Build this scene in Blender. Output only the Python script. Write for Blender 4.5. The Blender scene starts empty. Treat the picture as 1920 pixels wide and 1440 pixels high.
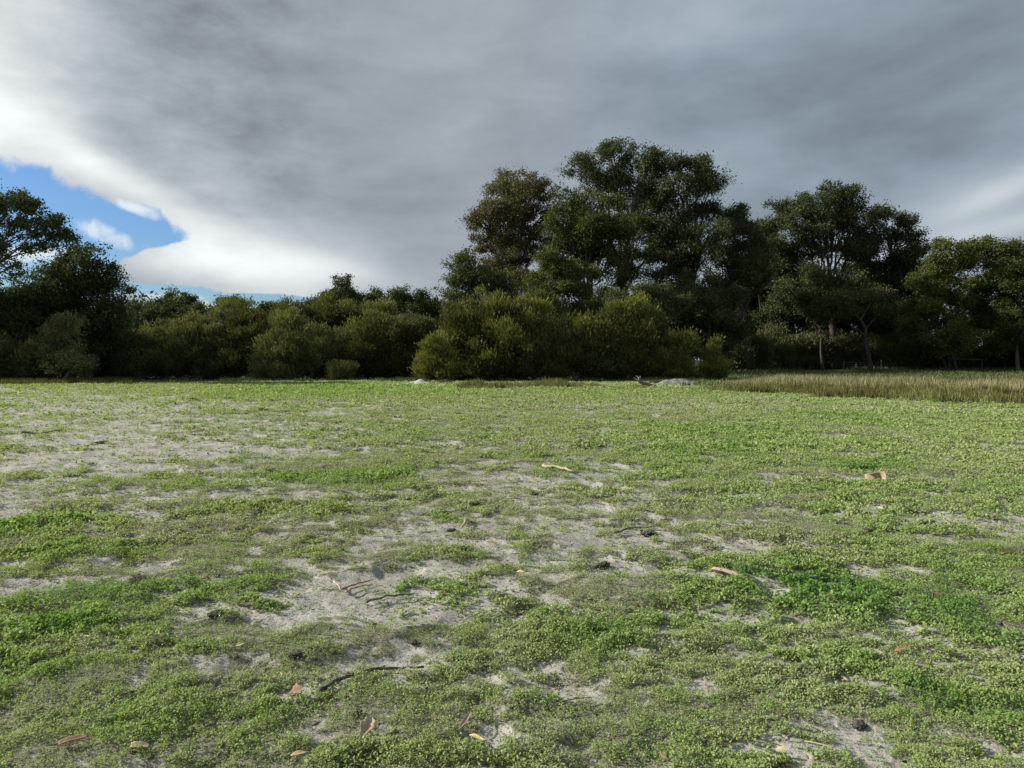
import bpy, math
import numpy as np
from mathutils import Vector

# ------------------------------------------------------------------ camera, sky, sun, exposure
S = bpy.context.scene
COL = S.collection
F = 1371.0            # focal length in photo pixels (1920 wide)
HZ = 676.0            # horizon row in the photo
EYE = 1.6
PITCH = math.atan((720 - HZ) / F)
cam_d = bpy.data.cameras.new("camera")
cam_d.sensor_width = 36.0
cam_d.lens = 36.0 * F / 1920.0
cam_d.clip_start = 0.05
cam_d.clip_end = 8000
cam = bpy.data.objects.new("camera", cam_d)
cam.location = (0, 0, EYE)
cam.rotation_euler = (math.pi / 2 - PITCH, 0, 0)
COL.objects.link(cam)
S.camera = cam

SUN_AZ = math.radians(84)      # to the left of straight ahead
SUN_EL = math.radians(29)
SUN_DIR = Vector((-math.sin(SUN_AZ) * math.cos(SUN_EL), math.cos(SUN_AZ) * math.cos(SUN_EL), math.sin(SUN_EL)))
sd = bpy.data.lights.new("sun", 'SUN')
sd.energy = 5.0
sd.angle = math.radians(2.0)
sd.color = (1.0, 0.94, 0.84)
so = bpy.data.objects.new("sun", sd)
so.rotation_euler = SUN_DIR.to_track_quat('Z', 'Y').to_euler()
so.location = (-50, 20, 60)
COL.objects.link(so)

S.view_settings.view_transform = 'Standard'
S.view_settings.look = 'None'
S.view_settings.exposure = 0.33
S.view_settings.gamma = 1.0


class NT:
    """tiny helper to write node maths"""
    def __init__(self, tree):
        self.t = tree
    def n(self, typ, **kw):
        nd = self.t.nodes.new(typ)
        for k, v in kw.items():
            setattr(nd, k, v)
        return nd
    def link(self, a, b):
        self.t.links.new(a, b)
    def val(self, sock, v):
        if isinstance(v, (int, float)):
            sock.default_value = v
        elif isinstance(v, tuple):
            sock.default_value = v if len(v) == len(sock.default_value) else (*v, 1.0)
        else:
            self.link(v, sock)
    def m(self, op, a, b=0.0, c=0.0, clamp=False):
        nd = self.n('ShaderNodeMath', operation=op, use_clamp=clamp)
        self.val(nd.inputs[0], a); self.val(nd.inputs[1], b)
        if op in ('MULTIPLY_ADD', 'SMOOTH_MAX', 'SMOOTH_MIN'):
            self.val(nd.inputs[2], c)
        return nd.outputs[0]
    def ss(self, x, a, b, lo=0.0, hi=1.0):
        nd = self.n('ShaderNodeMapRange', interpolation_type='SMOOTHSTEP')
        self.val(nd.inputs[0], x)
        nd.inputs[1].default_value = a; nd.inputs[2].default_value = b
        nd.inputs[3].default_value = lo; nd.inputs[4].default_value = hi
        return nd.outputs[0]
    def mix(self, f, a, b, blend='MIX'):
        nd = self.n('ShaderNodeMix', data_type='RGBA', blend_type=blend)
        self.val(nd.inputs[0], f)
        self.val(nd.inputs[6], a); self.val(nd.inputs[7], b)
        return nd.outputs[2]
    def noise(self, vec, scale, detail=4, rough=0.55, dist=0.0):
        nd = self.n('ShaderNodeTexNoise')
        self.link(vec, nd.inputs['Vector'])
        nd.inputs['Scale'].default_value = scale
        nd.inputs['Detail'].default_value = detail
        nd.inputs['Roughness'].default_value = rough
        nd.inputs['Distortion'].default_value = dist
        return nd.outputs[0]
    def attr(self, name):
        nd = self.n('ShaderNodeAttribute', attribute_name=name)
        return nd.outputs['Fac']


def azel(px, py):
    """photo pixel -> azimuth, elevation in degrees"""
    dx = (px - 960) / F
    dz = -(py - 720) / F
    c, s = math.cos(PITCH), math.sin(PITCH)
    y = c + s * dz
    z = -s + c * dz
    az = math.degrees(math.atan2(dx, y))
    el = math.degrees(math.atan2(z, math.hypot(dx, y)))
    return az, el


def build_world():
    w = bpy.data.worlds.new("World")
    S.world = w
    w.use_nodes = True
    t = w.node_tree
    t.nodes.clear()
    N = NT(t)
    out = N.n('ShaderNodeOutputWorld')
    bg = N.n('ShaderNodeBackground')
    N.link(bg.outputs[0], out.inputs[0])
    sky = N.n('ShaderNodeTexSky', sky_type='NISHITA', sun_disc=False)
    sky.sun_elevation = SUN_EL
    sky.sun_rotation = -SUN_AZ
    sky.air_density = 1.3
    sky.dust_density = 0.4
    sky.ozone_density = 2.5
    tc = N.n('ShaderNodeTexCoord')
    D = tc.outputs['Generated']
    sp = N.n('ShaderNodeSeparateXYZ'); N.link(D, sp.inputs[0])
    X, Y, Z = sp.outputs
    az = N.m('MULTIPLY', N.m('ARCTAN2', X, Y), 180 / math.pi)
    el = N.m('MULTIPLY', N.m('ARCSINE', Z), 180 / math.pi)
    # flat cloud layer coordinates
    zz = N.m('ADD', N.m('MAXIMUM', Z, 0.0), 0.16)
    cx = N.m('DIVIDE', X, zz); cy = N.m('DIVIDE', Y, zz)
    cv = N.n('ShaderNodeCombineXYZ'); N.link(cx, cv.inputs[0]); N.link(cy, cv.inputs[1])
    P = cv.outputs[0]
    # stretched version for the streaks drawn out by the wind
    mp = N.n('ShaderNodeMapping'); N.link(P, mp.inputs[0])
    mp.inputs['Rotation'].default_value = (0, 0, math.radians(-38))
    mp.inputs['Scale'].default_value = (0.32, 1.5, 1)
    n_big = N.noise(P, 0.9, 5, 0.5, 0.6)
    n_mid = N.noise(P, 2.6, 6, 0.55, 0.3)
    n_str = N.noise(mp.outputs[0], 1.1, 4, 0.5, 0.4)
    fl = N.n('ShaderNodeMapping'); N.link(D, fl.inputs[0]); fl.inputs['Scale'].default_value = (1, 1, 2.3)
    n_edge = N.noise(D, 9.0, 6, 0.6, 0.3)
    n_edge2 = N.noise(D, 30.0, 5, 0.6, 0.2)
    n_soft = N.noise(fl.outputs[0], 4.2, 6, 0.55, 0.25)
    n_bil = N.noise(fl.outputs[0], 10.0, 7, 0.6, 0.15)
    n_fine = N.noise(P, 7.0, 6, 0.6, 0.5)

    def ell(px, py, rx, ry, rot=0.0):
        """1 at the centre, 0 on the rim, negative outside; size in photo pixels of angle"""
        a0, e0 = azel(px, py)
        k = 180 / math.pi / F
        k2 = k * math.cos(math.radians(a0)) ** 2
        c, s = math.cos(math.radians(rot)), math.sin(math.radians(rot))
        da = N.m('SUBTRACT', az, a0); de = N.m('SUBTRACT', el, e0)
        u = N.m('ADD', N.m('MULTIPLY', da, c / (rx * k2)), N.m('MULTIPLY', de, s / (rx * k2)))
        v = N.m('ADD', N.m('MULTIPLY', da, -s / (ry * k)), N.m('MULTIPLY', de, c / (ry * k)))
        r2 = N.m('ADD', N.m('MULTIPLY', u, u), N.m('MULTIPLY', v, v))
        return N.m('SUBTRACT', 1.0, r2)

    def gauss(px, py, rx, ry, rot=0.0):
        e = ell(px, py, rx, ry, rot)
        return N.m('EXPONENT', N.m('SUBTRACT', e, 1.0))

    # blue gap low on the left
    gaps = [ell(70, 395, 300, 62, -17), ell(40, 480, 240, 95, 0), ell(265, 424, 92, 34, -12),
            ell(250, 498, 70, 18, 0), ell(325, 549, 120, 17, -3), ell(480, 563, 160, 13, 0), ell(-260, 440, 300, 150, -10)]
    g = gaps[0]
    for q in gaps[1:]:
        g = N.m('SMOOTH_MAX', g, q, 0.25)
    for tng in (ell(370, 478, 150, 26, 14), ell(350, 522, 120, 11, 2)):
        g = N.m('SMOOTH_MIN', g, N.m('MULTIPLY', tng, -1.6), 0.2)
    g = N.m('ADD', g, N.m('MULTIPLY', N.m('SUBTRACT', n_edge, 0.5), 2.0))
    g = N.m('ADD', g, N.m('MULTIPLY', N.m('SUBTRACT', n_edge2, 0.5), 1.5))
    gap = N.ss(g, -0.15, 0.45)
    # small clouds inside the gap
    puffs = [ell(200, 440, 50, 16, -22), ell(240, 380, 70, 11, -22), ell(300, 556, 90, 6, 0), ell(60, 480, 90, 16, 5)]
    p = puffs[0]
    for q in puffs[1:]:
        p = N.m('SMOOTH_MAX', p, q, 0.2)
    p = N.m('ADD', p, N.m('MULTIPLY', N.m('SUBTRACT', n_edge2, 0.5), 4.2))
    puff = N.ss(p, -0.5, 1.5)

    # cloud brightness
    lum = N.m('MULTIPLY_ADD', N.m('SUBTRACT', n_big, 0.5), 0.17, 0.312)
    def add(v, k):
        nonlocal lum
        lum = N.m('MULTIPLY_ADD', v, k, lum)
    add(N.m('SUBTRACT', n_mid, 0.5), 0.045)
    add(N.m('SUBTRACT', n_bil, 0.5), 0.06)
    add(N.m('SUBTRACT', n_soft, 0.5), 0.26)
    add(N.m('SUBTRACT', n_fine, 0.5), 0.04)
    add(N.m('MULTIPLY', N.m('SUBTRACT', n_bil, 0.5), N.ss(az, -8.0, -22.0)), 0.30)
    right = N.ss(az, -4.0, 14.0)
    add(N.m('MULTIPLY', N.m('SUBTRACT', n_str, 0.5), right), 0.13)
    for (px, py, rx, ry, rot, k) in (
            (-40, 110, 210, 180, 0, 0.29), (30, 250, 180, 60, -22, 0.26), (-250, 200, 180, 260, 0, 0.2),
            (420, 455, 190, 50, -14, 0.20), (330, 480, 120, 45, 5, 0.16), (470, 515, 170, 36, -8, 0.24), (600, 500, 130, 28, -10, 0.18), (230, 330, 120, 30, -22, .10), (520, 470, 200, 60, -12, .10), (260, 200, 300, 120, -15, .04),
            (250, 350, 150, 26, -24, 0.14), (150, 290, 60, 22, -20, 0.10),
            (720, 590, 260, 22, 0, 0.05), (430, 570, 160, 16, 0, 0.22), (700, 460, 250, 60, 0, 0.03),
            (1890, 355, 170, 22, 24, 0.14), (1880, 425, 220, 20, 12, 0.16), (1700, 410, 260, 40, 15, 0.06),
            (1480, 230, 500, 30, 14, 0.035), (1250, 60, 330, 60, 15, 0.05), (850, 60, 150, 70, 0, 0.05),
            (720, 270, 330, 90, -8, -0.035), (700, 60, 300, 60, 0, -0.035), (1720, 120, 330, 80, 14, -0.07),
            (1600, 340, 260, 40, 16, -0.04), (1230, 180, 240, 70, 20, -0.02), (1000, 560, 500, 70, 0, -0.005)):
        add(gauss(px, py, rx, ry, rot), k)
    lum = N.m('MAXIMUM', lum, 0.12)
    # colour: bluish grey when dark, near white when bright; slightly bluer to the right
    whit = N.ss(lum, 0.25, 0.65)
    tint_l = N.mix(right, (0.86, 0.965, 1.09), (0.755, 0.935, 1.11))
    tint = N.mix(whit, tint_l, (0.95, 1.0, 1.02))
    lc = N.n('ShaderNodeCombineColor')
    for i in range(3):
        N.link(lum, lc.inputs[i])
    cloud = N.mix(1.0, lc.outputs[0], tint, 'MULTIPLY')
    # sky strength 0.1
    blue = N.mix(1.0, sky.outputs[0], (0.046, 0.064, 0.094), 'MULTIPLY')
    pc = N.mix(puff, blue, (0.62, 0.68, 0.74))
    col = N.mix(gap, cloud, pc)
    N.link(col, bg.inputs[0])
    bg.inputs[1].default_value = 1.0
    w.cycles.sampling_method = 'MANUAL'
    w.cycles.sample_map_resolution = 512


build_world()

# ------------------------------------------------------------------ helpers
def unproj(px, py):
    dx = (px - 960) / F
    dz = -(py - 720) / F
    c, s = math.cos(PITCH), math.sin(PITCH)
    return np.array([dx, c + s * dz, -s + c * dz])

def at(px, py, Y):
    d = unproj(px, py)
    return np.array([0, 0, EYE]) + d * (Y / d[1])

def gnd(px, py):
    """ground point (flat reading) seen at a pixel of the measured photo"""
    d = unproj(px, py)
    k = -EYE / d[2]
    return d[0] * k, d[1] * k


def _hash(ix, iy, seed):
    h = (ix.astype(np.int64) * 374761393 + iy.astype(np.int64) * 668265263 + seed * 2147483647) & 0xFFFFFFFF
    h = ((h ^ (h >> 13)) * 1274126177) & 0xFFFFFFFF
    h = (h ^ (h >> 16)) & 0xFFFFFF
    return h.astype(np.float64) / 0xFFFFFF

def vnoise(x, y, seed=0):
    ix = np.floor(x); iy = np.floor(y)
    fx = x - ix; fy = y - iy
    ux = fx * fx * (3 - 2 * fx); uy = fy * fy * (3 - 2 * fy)
    a = _hash(ix, iy, seed); b = _hash(ix + 1, iy, seed)
    c = _hash(ix, iy + 1, seed); d = _hash(ix + 1, iy + 1, seed)
    return (a * (1 - ux) + b * ux) * (1 - uy) + (c * (1 - ux) + d * ux) * uy

def fbm(x, y, seed=0, octv=4, gain=0.5):
    s = np.zeros_like(x); amp = 1.0; tot = 0
    for i in range(octv):
        ca, sa = math.cos(i * 1.1 + seed), math.sin(i * 1.1 + seed)
        f = 2.03 ** i
        s += amp * vnoise((x * ca - y * sa) * f + 17.3 * i, (x * sa + y * ca) * f - 9.1 * i, seed + i * 7)
        tot += amp; amp *= gain
    return s / tot

def sstep(x, a, b):
    t = np.clip((x - a) / (b - a), 0, 1)
    return t * t * (3 - 2 * t)


def mesh_obj(name, V, Q, mat, parent=None, attrs=None, tri=None, smooth=False):
    me = bpy.data.meshes.new(name)
    V = np.asarray(V, dtype=np.float32)
    Q = np.asarray(Q, dtype=np.int32).reshape(-1, 4) if Q is not None and len(Q) else np.zeros((0, 4), np.int32)
    T = np.asarray(tri, dtype=np.int32).reshape(-1, 3) if tri is not None and len(tri) else np.zeros((0, 3), np.int32)
    me.vertices.add(len(V))
    me.vertices.foreach_set('co', V.ravel())
    nl = Q.size + T.size
    me.loops.add(nl)
    me.loops.foreach_set('vertex_index', np.concatenate([Q.ravel(), T.ravel()]))
    me.polygons.add(len(Q) + len(T))
    ls = np.concatenate([np.arange(len(Q)) * 4, Q.size + np.arange(len(T)) * 3]).astype(np.int32)
    me.polygons.foreach_set('loop_start', ls)
    if smooth:
        me.polygons.foreach_set('use_smooth', np.ones(len(ls), dtype=bool))
    else:
        me.polygons.foreach_set('use_smooth', np.zeros(len(ls), dtype=bool))
    for k, a in (attrs or {}).items():
        at_ = me.attributes.new(k, 'FLOAT', 'POINT')
        at_.data.foreach_set('value', np.asarray(a, dtype=np.float32))
    me.update(calc_edges=True)
    me.materials.append(mat)
    o = bpy.data.objects.new(name, me)
    COL.objects.link(o)
    if parent is not None:
        o.parent = parent
    return o

def tag(o, label=None, cat=None, group=None, kind=None):
    if label: o['label'] = label
    if cat: o['category'] = cat
    if group: o['group'] = group
    if kind: o['kind'] = kind
    return o

def empty(name, loc, label, cat, group=None):
    o = bpy.data.objects.new(name, None)
    o.empty_display_size = 0.3
    o.location = loc
    COL.objects.link(o)
    return tag(o, label, cat, group)


def norm(a):
    return a / np.maximum(np.linalg.norm(a, axis=-1, keepdims=True), 1e-9)

def leaf_quads(C, Dr, L, W, rng, cup=0.0, up=0.0, sunny=0.0):
    """rhombus leaves: base C, direction Dr, length L, width W (arrays)"""
    n = len(C)
    Dr = norm(Dr)
    R = norm(np.cross(Dr, rng.normal(size=(n, 3)) + np.array([-sunny * up, 0, up])))
    Nn = np.cross(Dr, R)
    L = np.asarray(L).reshape(-1, 1); W = np.asarray(W).reshape(-1, 1)
    mid = C + Dr * L * 0.5
    V = np.empty((n, 4, 3))
    V[:, 0] = C
    V[:, 1] = mid + R * W * 0.5 + Nn * (L * cup)
    V[:, 2] = C + Dr * L
    V[:, 3] = mid - R * W * 0.5 + Nn * (L * cup)
    Q = np.arange(n * 4).reshape(n, 4)
    return V.reshape(-1, 3), Q


class Tubes:
    def __init__(self):
        self.V = []; self.Q = []; self.n = 0
    def add(self, pts, rad, sides=6):
        pts = np.asarray(pts, float); m = len(pts)
        rad = np.asarray(rad, float) * np.ones(m)
        tg = norm(np.gradient(pts, axis=0))
        ref = np.array([0.31, 0.95, 0.05])
        a = norm(np.cross(tg, ref)); b = np.cross(tg, a)
        th = np.arange(sides) * 2 * math.pi / sides
        ring = a[:, None, :] * np.cos(th)[None, :, None] + b[:, None, :] * np.sin(th)[None, :, None]
        V = pts[:, None, :] + ring * rad[:, None, None]
        self.V.append(V.reshape(-1, 3))
        i = np.arange(m - 1)[:, None]; j = np.arange(sides)[None, :]
        q = np.stack([i * sides + j, i * sides + (j + 1) % sides, (i + 1) * sides + (j + 1) % sides, (i + 1) * sides + j], -1).reshape(-1, 4)
        caps = []
        self.Q.append(q + self.n)
        self.n += m * sides
    def build(self, name, mat, parent=None, smooth=True):
        return mesh_obj(name, np.concatenate(self.V), np.concatenate(self.Q), mat, parent, smooth=smooth)

def bez(p0, p1, p2, k=7):
    t = np.linspace(0, 1, k)[:, None]
    return (1 - t) ** 2 * p0 + 2 * t * (1 - t) * p1 + t * t * p2


# ------------------------------------------------------------------ materials
def leaf_mat(name, stops, transl=0.3, rough=0.7, bright=0.35):
    """stops: colours along attribute hue"""
    m = bpy.data.materials.new(name); m.use_nodes = True
    t = m.node_tree; t.nodes.clear(); N = NT(t)
    out = N.n('ShaderNodeOutputMaterial')
    cr = N.n('ShaderNodeValToRGB')
    N.link(N.attr('hue'), cr.inputs[0])
    e = cr.color_ramp.elements
    while len(e) < len(stops): e.new(0.5)
    for i, (p, c) in enumerate(stops):
        e[i].position = p; e[i].color = (*c, 1)
    v = N.m('MULTIPLY_ADD', N.attr('rnd'), bright * 2, 1 - bright)
    cc = N.n('ShaderNodeCombineColor')
    for i in range(3): N.link(v, cc.inputs[i])
    col = N.mix(1.0, cr.outputs[0], cc.outputs[0], 'MULTIPLY')
    d = N.n('ShaderNodeBsdfPrincipled'); N.link(col, d.inputs['Base Color'])
    d.inputs['Roughness'].default_value = rough
    d.inputs['Specular IOR Level'].default_value = 0.25
    tr = N.n('ShaderNodeBsdfTranslucent'); N.link(N.mix(1.0, col, (1.1, 1.25, 0.6), 'MULTIPLY'), tr.inputs[0])
    mx = N.n('ShaderNodeMixShader'); mx.inputs[0].default_value = transl
    N.link(d.outputs[0], mx.inputs[1]); N.link(tr.outputs[0], mx.inputs[2])
    N.link(mx.outputs[0], out.inputs[0])
    return m

def solid_mat(name, c1, c2, scale=8.0, rough=0.85, bump=0.3, stretch=(1, 1, 1), c3=None):
    m = bpy.data.materials.new(name); m.use_nodes = True
    t = m.node_tree; t.nodes.clear(); N = NT(t)
    out = N.n('ShaderNodeOutputMaterial')
    tc = N.n('ShaderNodeTexCoord')
    mp = N.n('ShaderNodeMapping'); N.link(tc.outputs['Object'], mp.inputs[0])
    mp.inputs['Scale'].default_value = stretch
    n = N.noise(mp.outputs[0], scale, 6, 0.62)
    col = N.mix(N.ss(n, 0.32, 0.68), c1, c2)
    if c3:
        n2 = N.noise(mp.outputs[0], scale * 0.35, 4, 0.6)
        col = N.mix(N.ss(n2, 0.52, 0.66), col, c3)
    p = N.n('ShaderNodeBsdfPrincipled'); N.link(col, p.inputs['Base Color'])
    p.inputs['Roughness'].default_value = rough
    p.inputs['Specular IOR Level'].default_value = 0.25
    b = N.n('ShaderNodeBump'); b.inputs['Strength'].default_value = bump
    b.inputs['Distance'].default_value = 0.02
    N.link(n, b.inputs['Height']); N.link(b.outputs[0], p.inputs['Normal'])
    N.link(p.outputs[0], out.inputs[0])
    return m

M = {}
M['bark'] = solid_mat('grey_brown_bark', (0.045, 0.040, 0.033), (0.105, 0.09, 0.075), 5, stretch=(1, 1, .25), bump=.6)
M['pale_bark'] = solid_mat('pale_bark', (0.10, 0.09, 0.075), (0.22, 0.20, 0.17), 4, stretch=(1, 1, .3), bump=.5)
M['stem'] = solid_mat('shrub_stem', (0.04, 0.032, 0.026), (0.09, 0.075, 0.06), 6)
M['gum'] = leaf_mat('gum_foliage', [(0, (0.046, 0.059, 0.026)), (0.5, (0.085, 0.109, 0.039)), (1, (0.164, 0.179, 0.054))], 0.22)
M['brown_gum'] = leaf_mat('brownish_gum_foliage', [(0, (0.066, 0.063, 0.029)), (0.5, (0.125, 0.116, 0.052)), (1, (0.200, 0.168, 0.066))], 0.22)
M['light_gum'] = leaf_mat('light_gum_foliage', [(0, (0.050, 0.064, 0.019)), (0.5, (0.103, 0.124, 0.032)), (1, (0.188, 0.203, 0.046))], 0.25)
M['olive'] = leaf_mat('olive_shrub_foliage', [(0, (0.059, 0.062, 0.026)), (0.5, (0.116, 0.123, 0.038)), (1, (0.236, 0.238, 0.047))], 0.25)
M['dark_shrub'] = leaf_mat('dark_shrub_foliage', [(0, (0.078, 0.088, 0.040)), (0.5, (0.133, 0.142, 0.054)), (1, (0.226, 0.224, 0.072))], 0.2)
M['herb'] = leaf_mat('herb_leaves', [(0, (0.345, 0.335, 0.245)), (0.3, (0.330, 0.360, 0.190)), (0.6, (0.305, 0.375, 0.145)), (0.85, (0.235, 0.335, 0.095)), (1, (0.140, 0.255, 0.060))], 0.36, 0.6, 0.5)
M['reed'] = leaf_mat('reed_blades', [(0, (0.095, 0.078, 0.032)), (0.4, (0.150, 0.135, 0.046)), (0.75, (0.175, 0.190, 0.058)), (1, (0.26, 0.27, 0.12))], 0.25)
M['dry_grass'] = leaf_mat('dry_grass_blades', [(0, (0.16, 0.145, 0.065)), (0.5, (0.31, 0.28, 0.155)), (1, (0.46, 0.41, 0.27))], 0.3)
M['short_grass'] = leaf_mat('short_grass_blades', [(0, (0.063, 0.077, 0.028)), (0.5, (0.098, 0.140, 0.049)), (1, (0.182, 0.182, 0.084))], 0.25)
M['sand'] = solid_mat('pale_sand', (0.34, 0.325, 0.30), (0.50, 0.48, 0.45), 5, bump=.4)
M['grey_sand'] = solid_mat('shaded_grey_sand', (0.13, 0.125, 0.125), (0.30, 0.29, 0.29), 3.5, bump=.5)  # grey sand, darkened so its colour carries the shade on the heap
M['brown_soil_and_shade'] = solid_mat('brown_soil_and_shade', (0.030, 0.020, 0.015), (0.075, 0.050, 0.038), 4, bump=.5)  # soil of the left bank; also paints the shaded hollow by the stump
M['clod'] = solid_mat('shaded_clod', (0.035, 0.031, 0.027), (0.15, 0.138, 0.122), 60, bump=.9)  # earth tone with the shade of steep dug soil painted in
M['stick_grey'] = solid_mat('grey_weathered_stick', (0.10, 0.09, 0.075), (0.27, 0.25, 0.21), 30, bump=.6)
M['stick_dark'] = solid_mat('dark_branch_bark', (0.045, 0.040, 0.035), (0.20, 0.18, 0.155), 22, bump=.8)
M['stick_pale'] = solid_mat('pale_straw_stick', (0.36, 0.31, 0.18), (0.50, 0.45, 0.30), 30)
M['wood_pink'] = solid_mat('pinkish_bark', (0.42, 0.28, 0.20), (0.55, 0.44, 0.34), 25, bump=.4)
M['leaf_tan'] = solid_mat('tan_dry_leaf', (0.33, 0.23, 0.14), (0.52, 0.41, 0.28), 40, bump=.4)
M['leaf_brown'] = solid_mat('brown_dry_leaf', (0.20, 0.115, 0.075), (0.36, 0.23, 0.155), 40, bump=.4)
M['leaf_orange'] = solid_mat('orange_dry_leaf', (0.32, 0.16, 0.08), (0.45, 0.27, 0.14), 40)
M['leaf_yellow'] = solid_mat('yellow_dry_leaf', (0.42, 0.36, 0.14), (0.52, 0.46, 0.22), 40)
M['post'] = solid_mat('weathered_fence_timber', (0.09, 0.085, 0.075), (0.20, 0.19, 0.17), 12, stretch=(1, 1, .2))
M['wire'] = solid_mat('fence_wire', (0.10, 0.10, 0.10), (0.16, 0.16, 0.155), 20, rough=.5)

M['scraps'] = leaf_mat('straw_and_twig_scraps', [(0, (0.05, 0.035, 0.025)), (0.35, (0.16, 0.10, 0.065)), (0.7, (0.34, 0.26, 0.16)), (1, (0.46, 0.40, 0.27))], 0.05)
# ------------------------------------------------------------------ ground fields (world space)
# sand showing through: measured positions turned into ground ellipses  (px, py, half width, half height, strength)
SANDY = [(100, 880, 300, 60, .75), (250, 800, 300, 30, .45), (100, 770, 250, 22, .35), (520, 770, 260, 20, .38), (60, 930, 130, 22, .6), (330, 935, 120, 14, .5),
         (60, 965, 110, 16, .6), (210, 1018, 55, 16, .95), (720, 1000, 130, 30, .45), (1000, 990, 170, 20, .7), (1120, 955, 130, 24, .75),
         (560, 860, 110, 14, .5), (700, 945, 90, 10, .55), (450, 1000, 120, 15, .35), (800, 1075, 90, 20, .6), (1030, 1085, 70, 16, .7), (900, 1040, 230, 20, .35),
         (1080, 880, 90, 20, .55), (1290, 1045, 60, 14, .6), (1395, 1035, 50, 18, .85), (1620, 957, 40, 9, .9), (1720, 970, 45, 9, .75), (1420, 975, 55, 9, .6),
         (1360, 885, 30, 5, .6), (1560, 900, 45, 7, .6), (1860, 1000, 90, 6, .5), (1780, 990, 130, 6, .45), (1270, 768, 110, 9, .5), (1430, 777, 45, 8, .85),
         (1450, 955, 40, 9, .5), (1830, 850, 60, 8, .45), (1760, 870, 35, 6, .5), (890, 842, 40, 7, .8), (650, 826, 30, 6, .6), (1130, 770, 80, 9, .4),
         (1680, 1180, 75, 26, .95), (1790, 1210, 55, 18, .9), (1575, 1270, 45, 18, .85), (1880, 1290, 55, 26, .75), (1370, 1150, 50, 12, .8), (1700, 1150, 40, 12, .5),
         (200, 1205, 50, 14, .55), (370, 1160, 45, 12, .75), (540, 1120, 140, 20, .35), (600, 1150, 130, 22, .4), (700, 1160, 90, 16, .45), (50, 1105, 90, 9, .7), (180, 1108, 60, 7, .5),
         (890, 1160, 50, 20, .45), (740, 1225, 60, 20, .45), (930, 1222, 60, 12, .4), (1110, 1290, 90, 22, .4), (720, 1400, 55, 22, .7), (620, 1345, 60, 16, .4),
         (290, 1410, 110, 13, .55), (450, 1275, 60, 14, .4), (1400, 1400, 90, 30, .45), (1660, 1360, 80, 20, .5), (1900, 1410, 60, 22, .55), (900, 1390, 80, 22, .45), (1150, 1420, 90, 18, .35),
         (1040, 1130, 120, 16, .25), (560, 1205, 110, 18, .22), (1440, 1110, 45, 12, .6), (1430, 1070, 45, 10, .7), (1510, 1086, 30, 9, .6), (1150, 1075, 55, 18, .8), (1600, 1090, 40, 7, .6), (1890, 1100, 55, 10, .6),
         (1560, 1215, 80, 14, .25), (300, 860, 200, 16, .35), (950, 905, 160, 12, .3), (1650, 1070, 60, 10, .3), (1490, 1000, 40, 8, .45), (60, 835, 150, 14, .35), (200, 820, 100, 10, .35)]
LUSH = [(70, 1180, 130, 70, 1.0), (1150, 1215, 170, 45, 1.0), (1200, 1175, 90, 20, .8), (700, 895, 90, 16, .8), (20, 1000, 90, 30, .8), (1350, 850, 300, 40, .5), (650, 735, 260, 14, .9),
        (1350, 815, 200, 20, .6), (450, 960, 300, 14, .45), (150, 1040, 150, 20, .6), (1600, 1130, 200, 50, .6), (1850, 1180, 100, 60, .5), (1500, 1080, 100, 50, .4), (1850, 1330, 130, 50, .6), (1500, 860, 350, 50, .35),
        (1700, 1050, 260, 40, .5), (680, 1300, 110, 30, .6), (700, 1430, 120, 30, .6), (1060, 1160, 60, 12, .8), (1550, 930, 350, 50, .3), (420, 1090, 160, 30, .35), (1180, 1400, 90, 24, .3), (150, 1390, 140, 50, .3),
        (1560, 1230, 120, 30, .4), (530, 905, 100, 12, .5), (1240, 990, 130, 22, .3), (300, 1340, 260, 60, .35), (60, 1300, 120, 60, .4), (960, 1330, 200, 60, .25), (980, 890, 60, 12, .3), (1700, 790, 300, 18, .35), (1180, 735, 180, 9, .5)]

def ellipses_to_ground(lst):
    out = []
    for (px, py, rx, ry, k) in lst:
        x, y = gnd(px, py)
        x1, _ = gnd(px + rx, py)
        _, ya = gnd(px, max(py - ry, 690)); _, yb = gnd(px, py + ry)
        out.append((x, 0.5 * (ya + yb), x1 - x, max(0.5 * (ya - yb), 0.05), k))
    return out
SANDY_W = ellipses_to_ground(SANDY)
LUSH_W = ellipses_to_ground(LUSH)

def blob_sum(x, y, lst, seed):
    # ragged ellipses: the lookup position is disturbed by noise
    dist = np.hypot(x, y)
    r = 0.10 + 0.010 * dist
    wx = (fbm(x / 0.45, y / 0.45, seed, 3) - .5) * 2
    wy = (fbm(x / 0.45, y / 0.45, seed + 50, 3) - .5) * 2
    s = np.zeros_like(x)
    for (cx, cy, rx, ry, k) in lst:
        m = (np.abs(x - cx) < rx * 2.4 + .3) & (np.abs(y - cy) < ry * 2.4 + .3)
        if not m.any(): continue
        dx = (x[m] - cx) / rx + wx[m] * 0.55
        dy = (y[m] - cy) / ry + wy[m] * 0.55
        s[m] = np.maximum(s[m], k * np.exp(-(dx * dx + dy * dy) ** 1.3))
    return s

FENCE_Y = 105.0
def front_edge(x):
    """distance at which the open herb field ends, by lateral position"""
    return 52 + 2.5 * np.sin(x * .2) + 1.5 * np.sin(x * .53 + 1)

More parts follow.
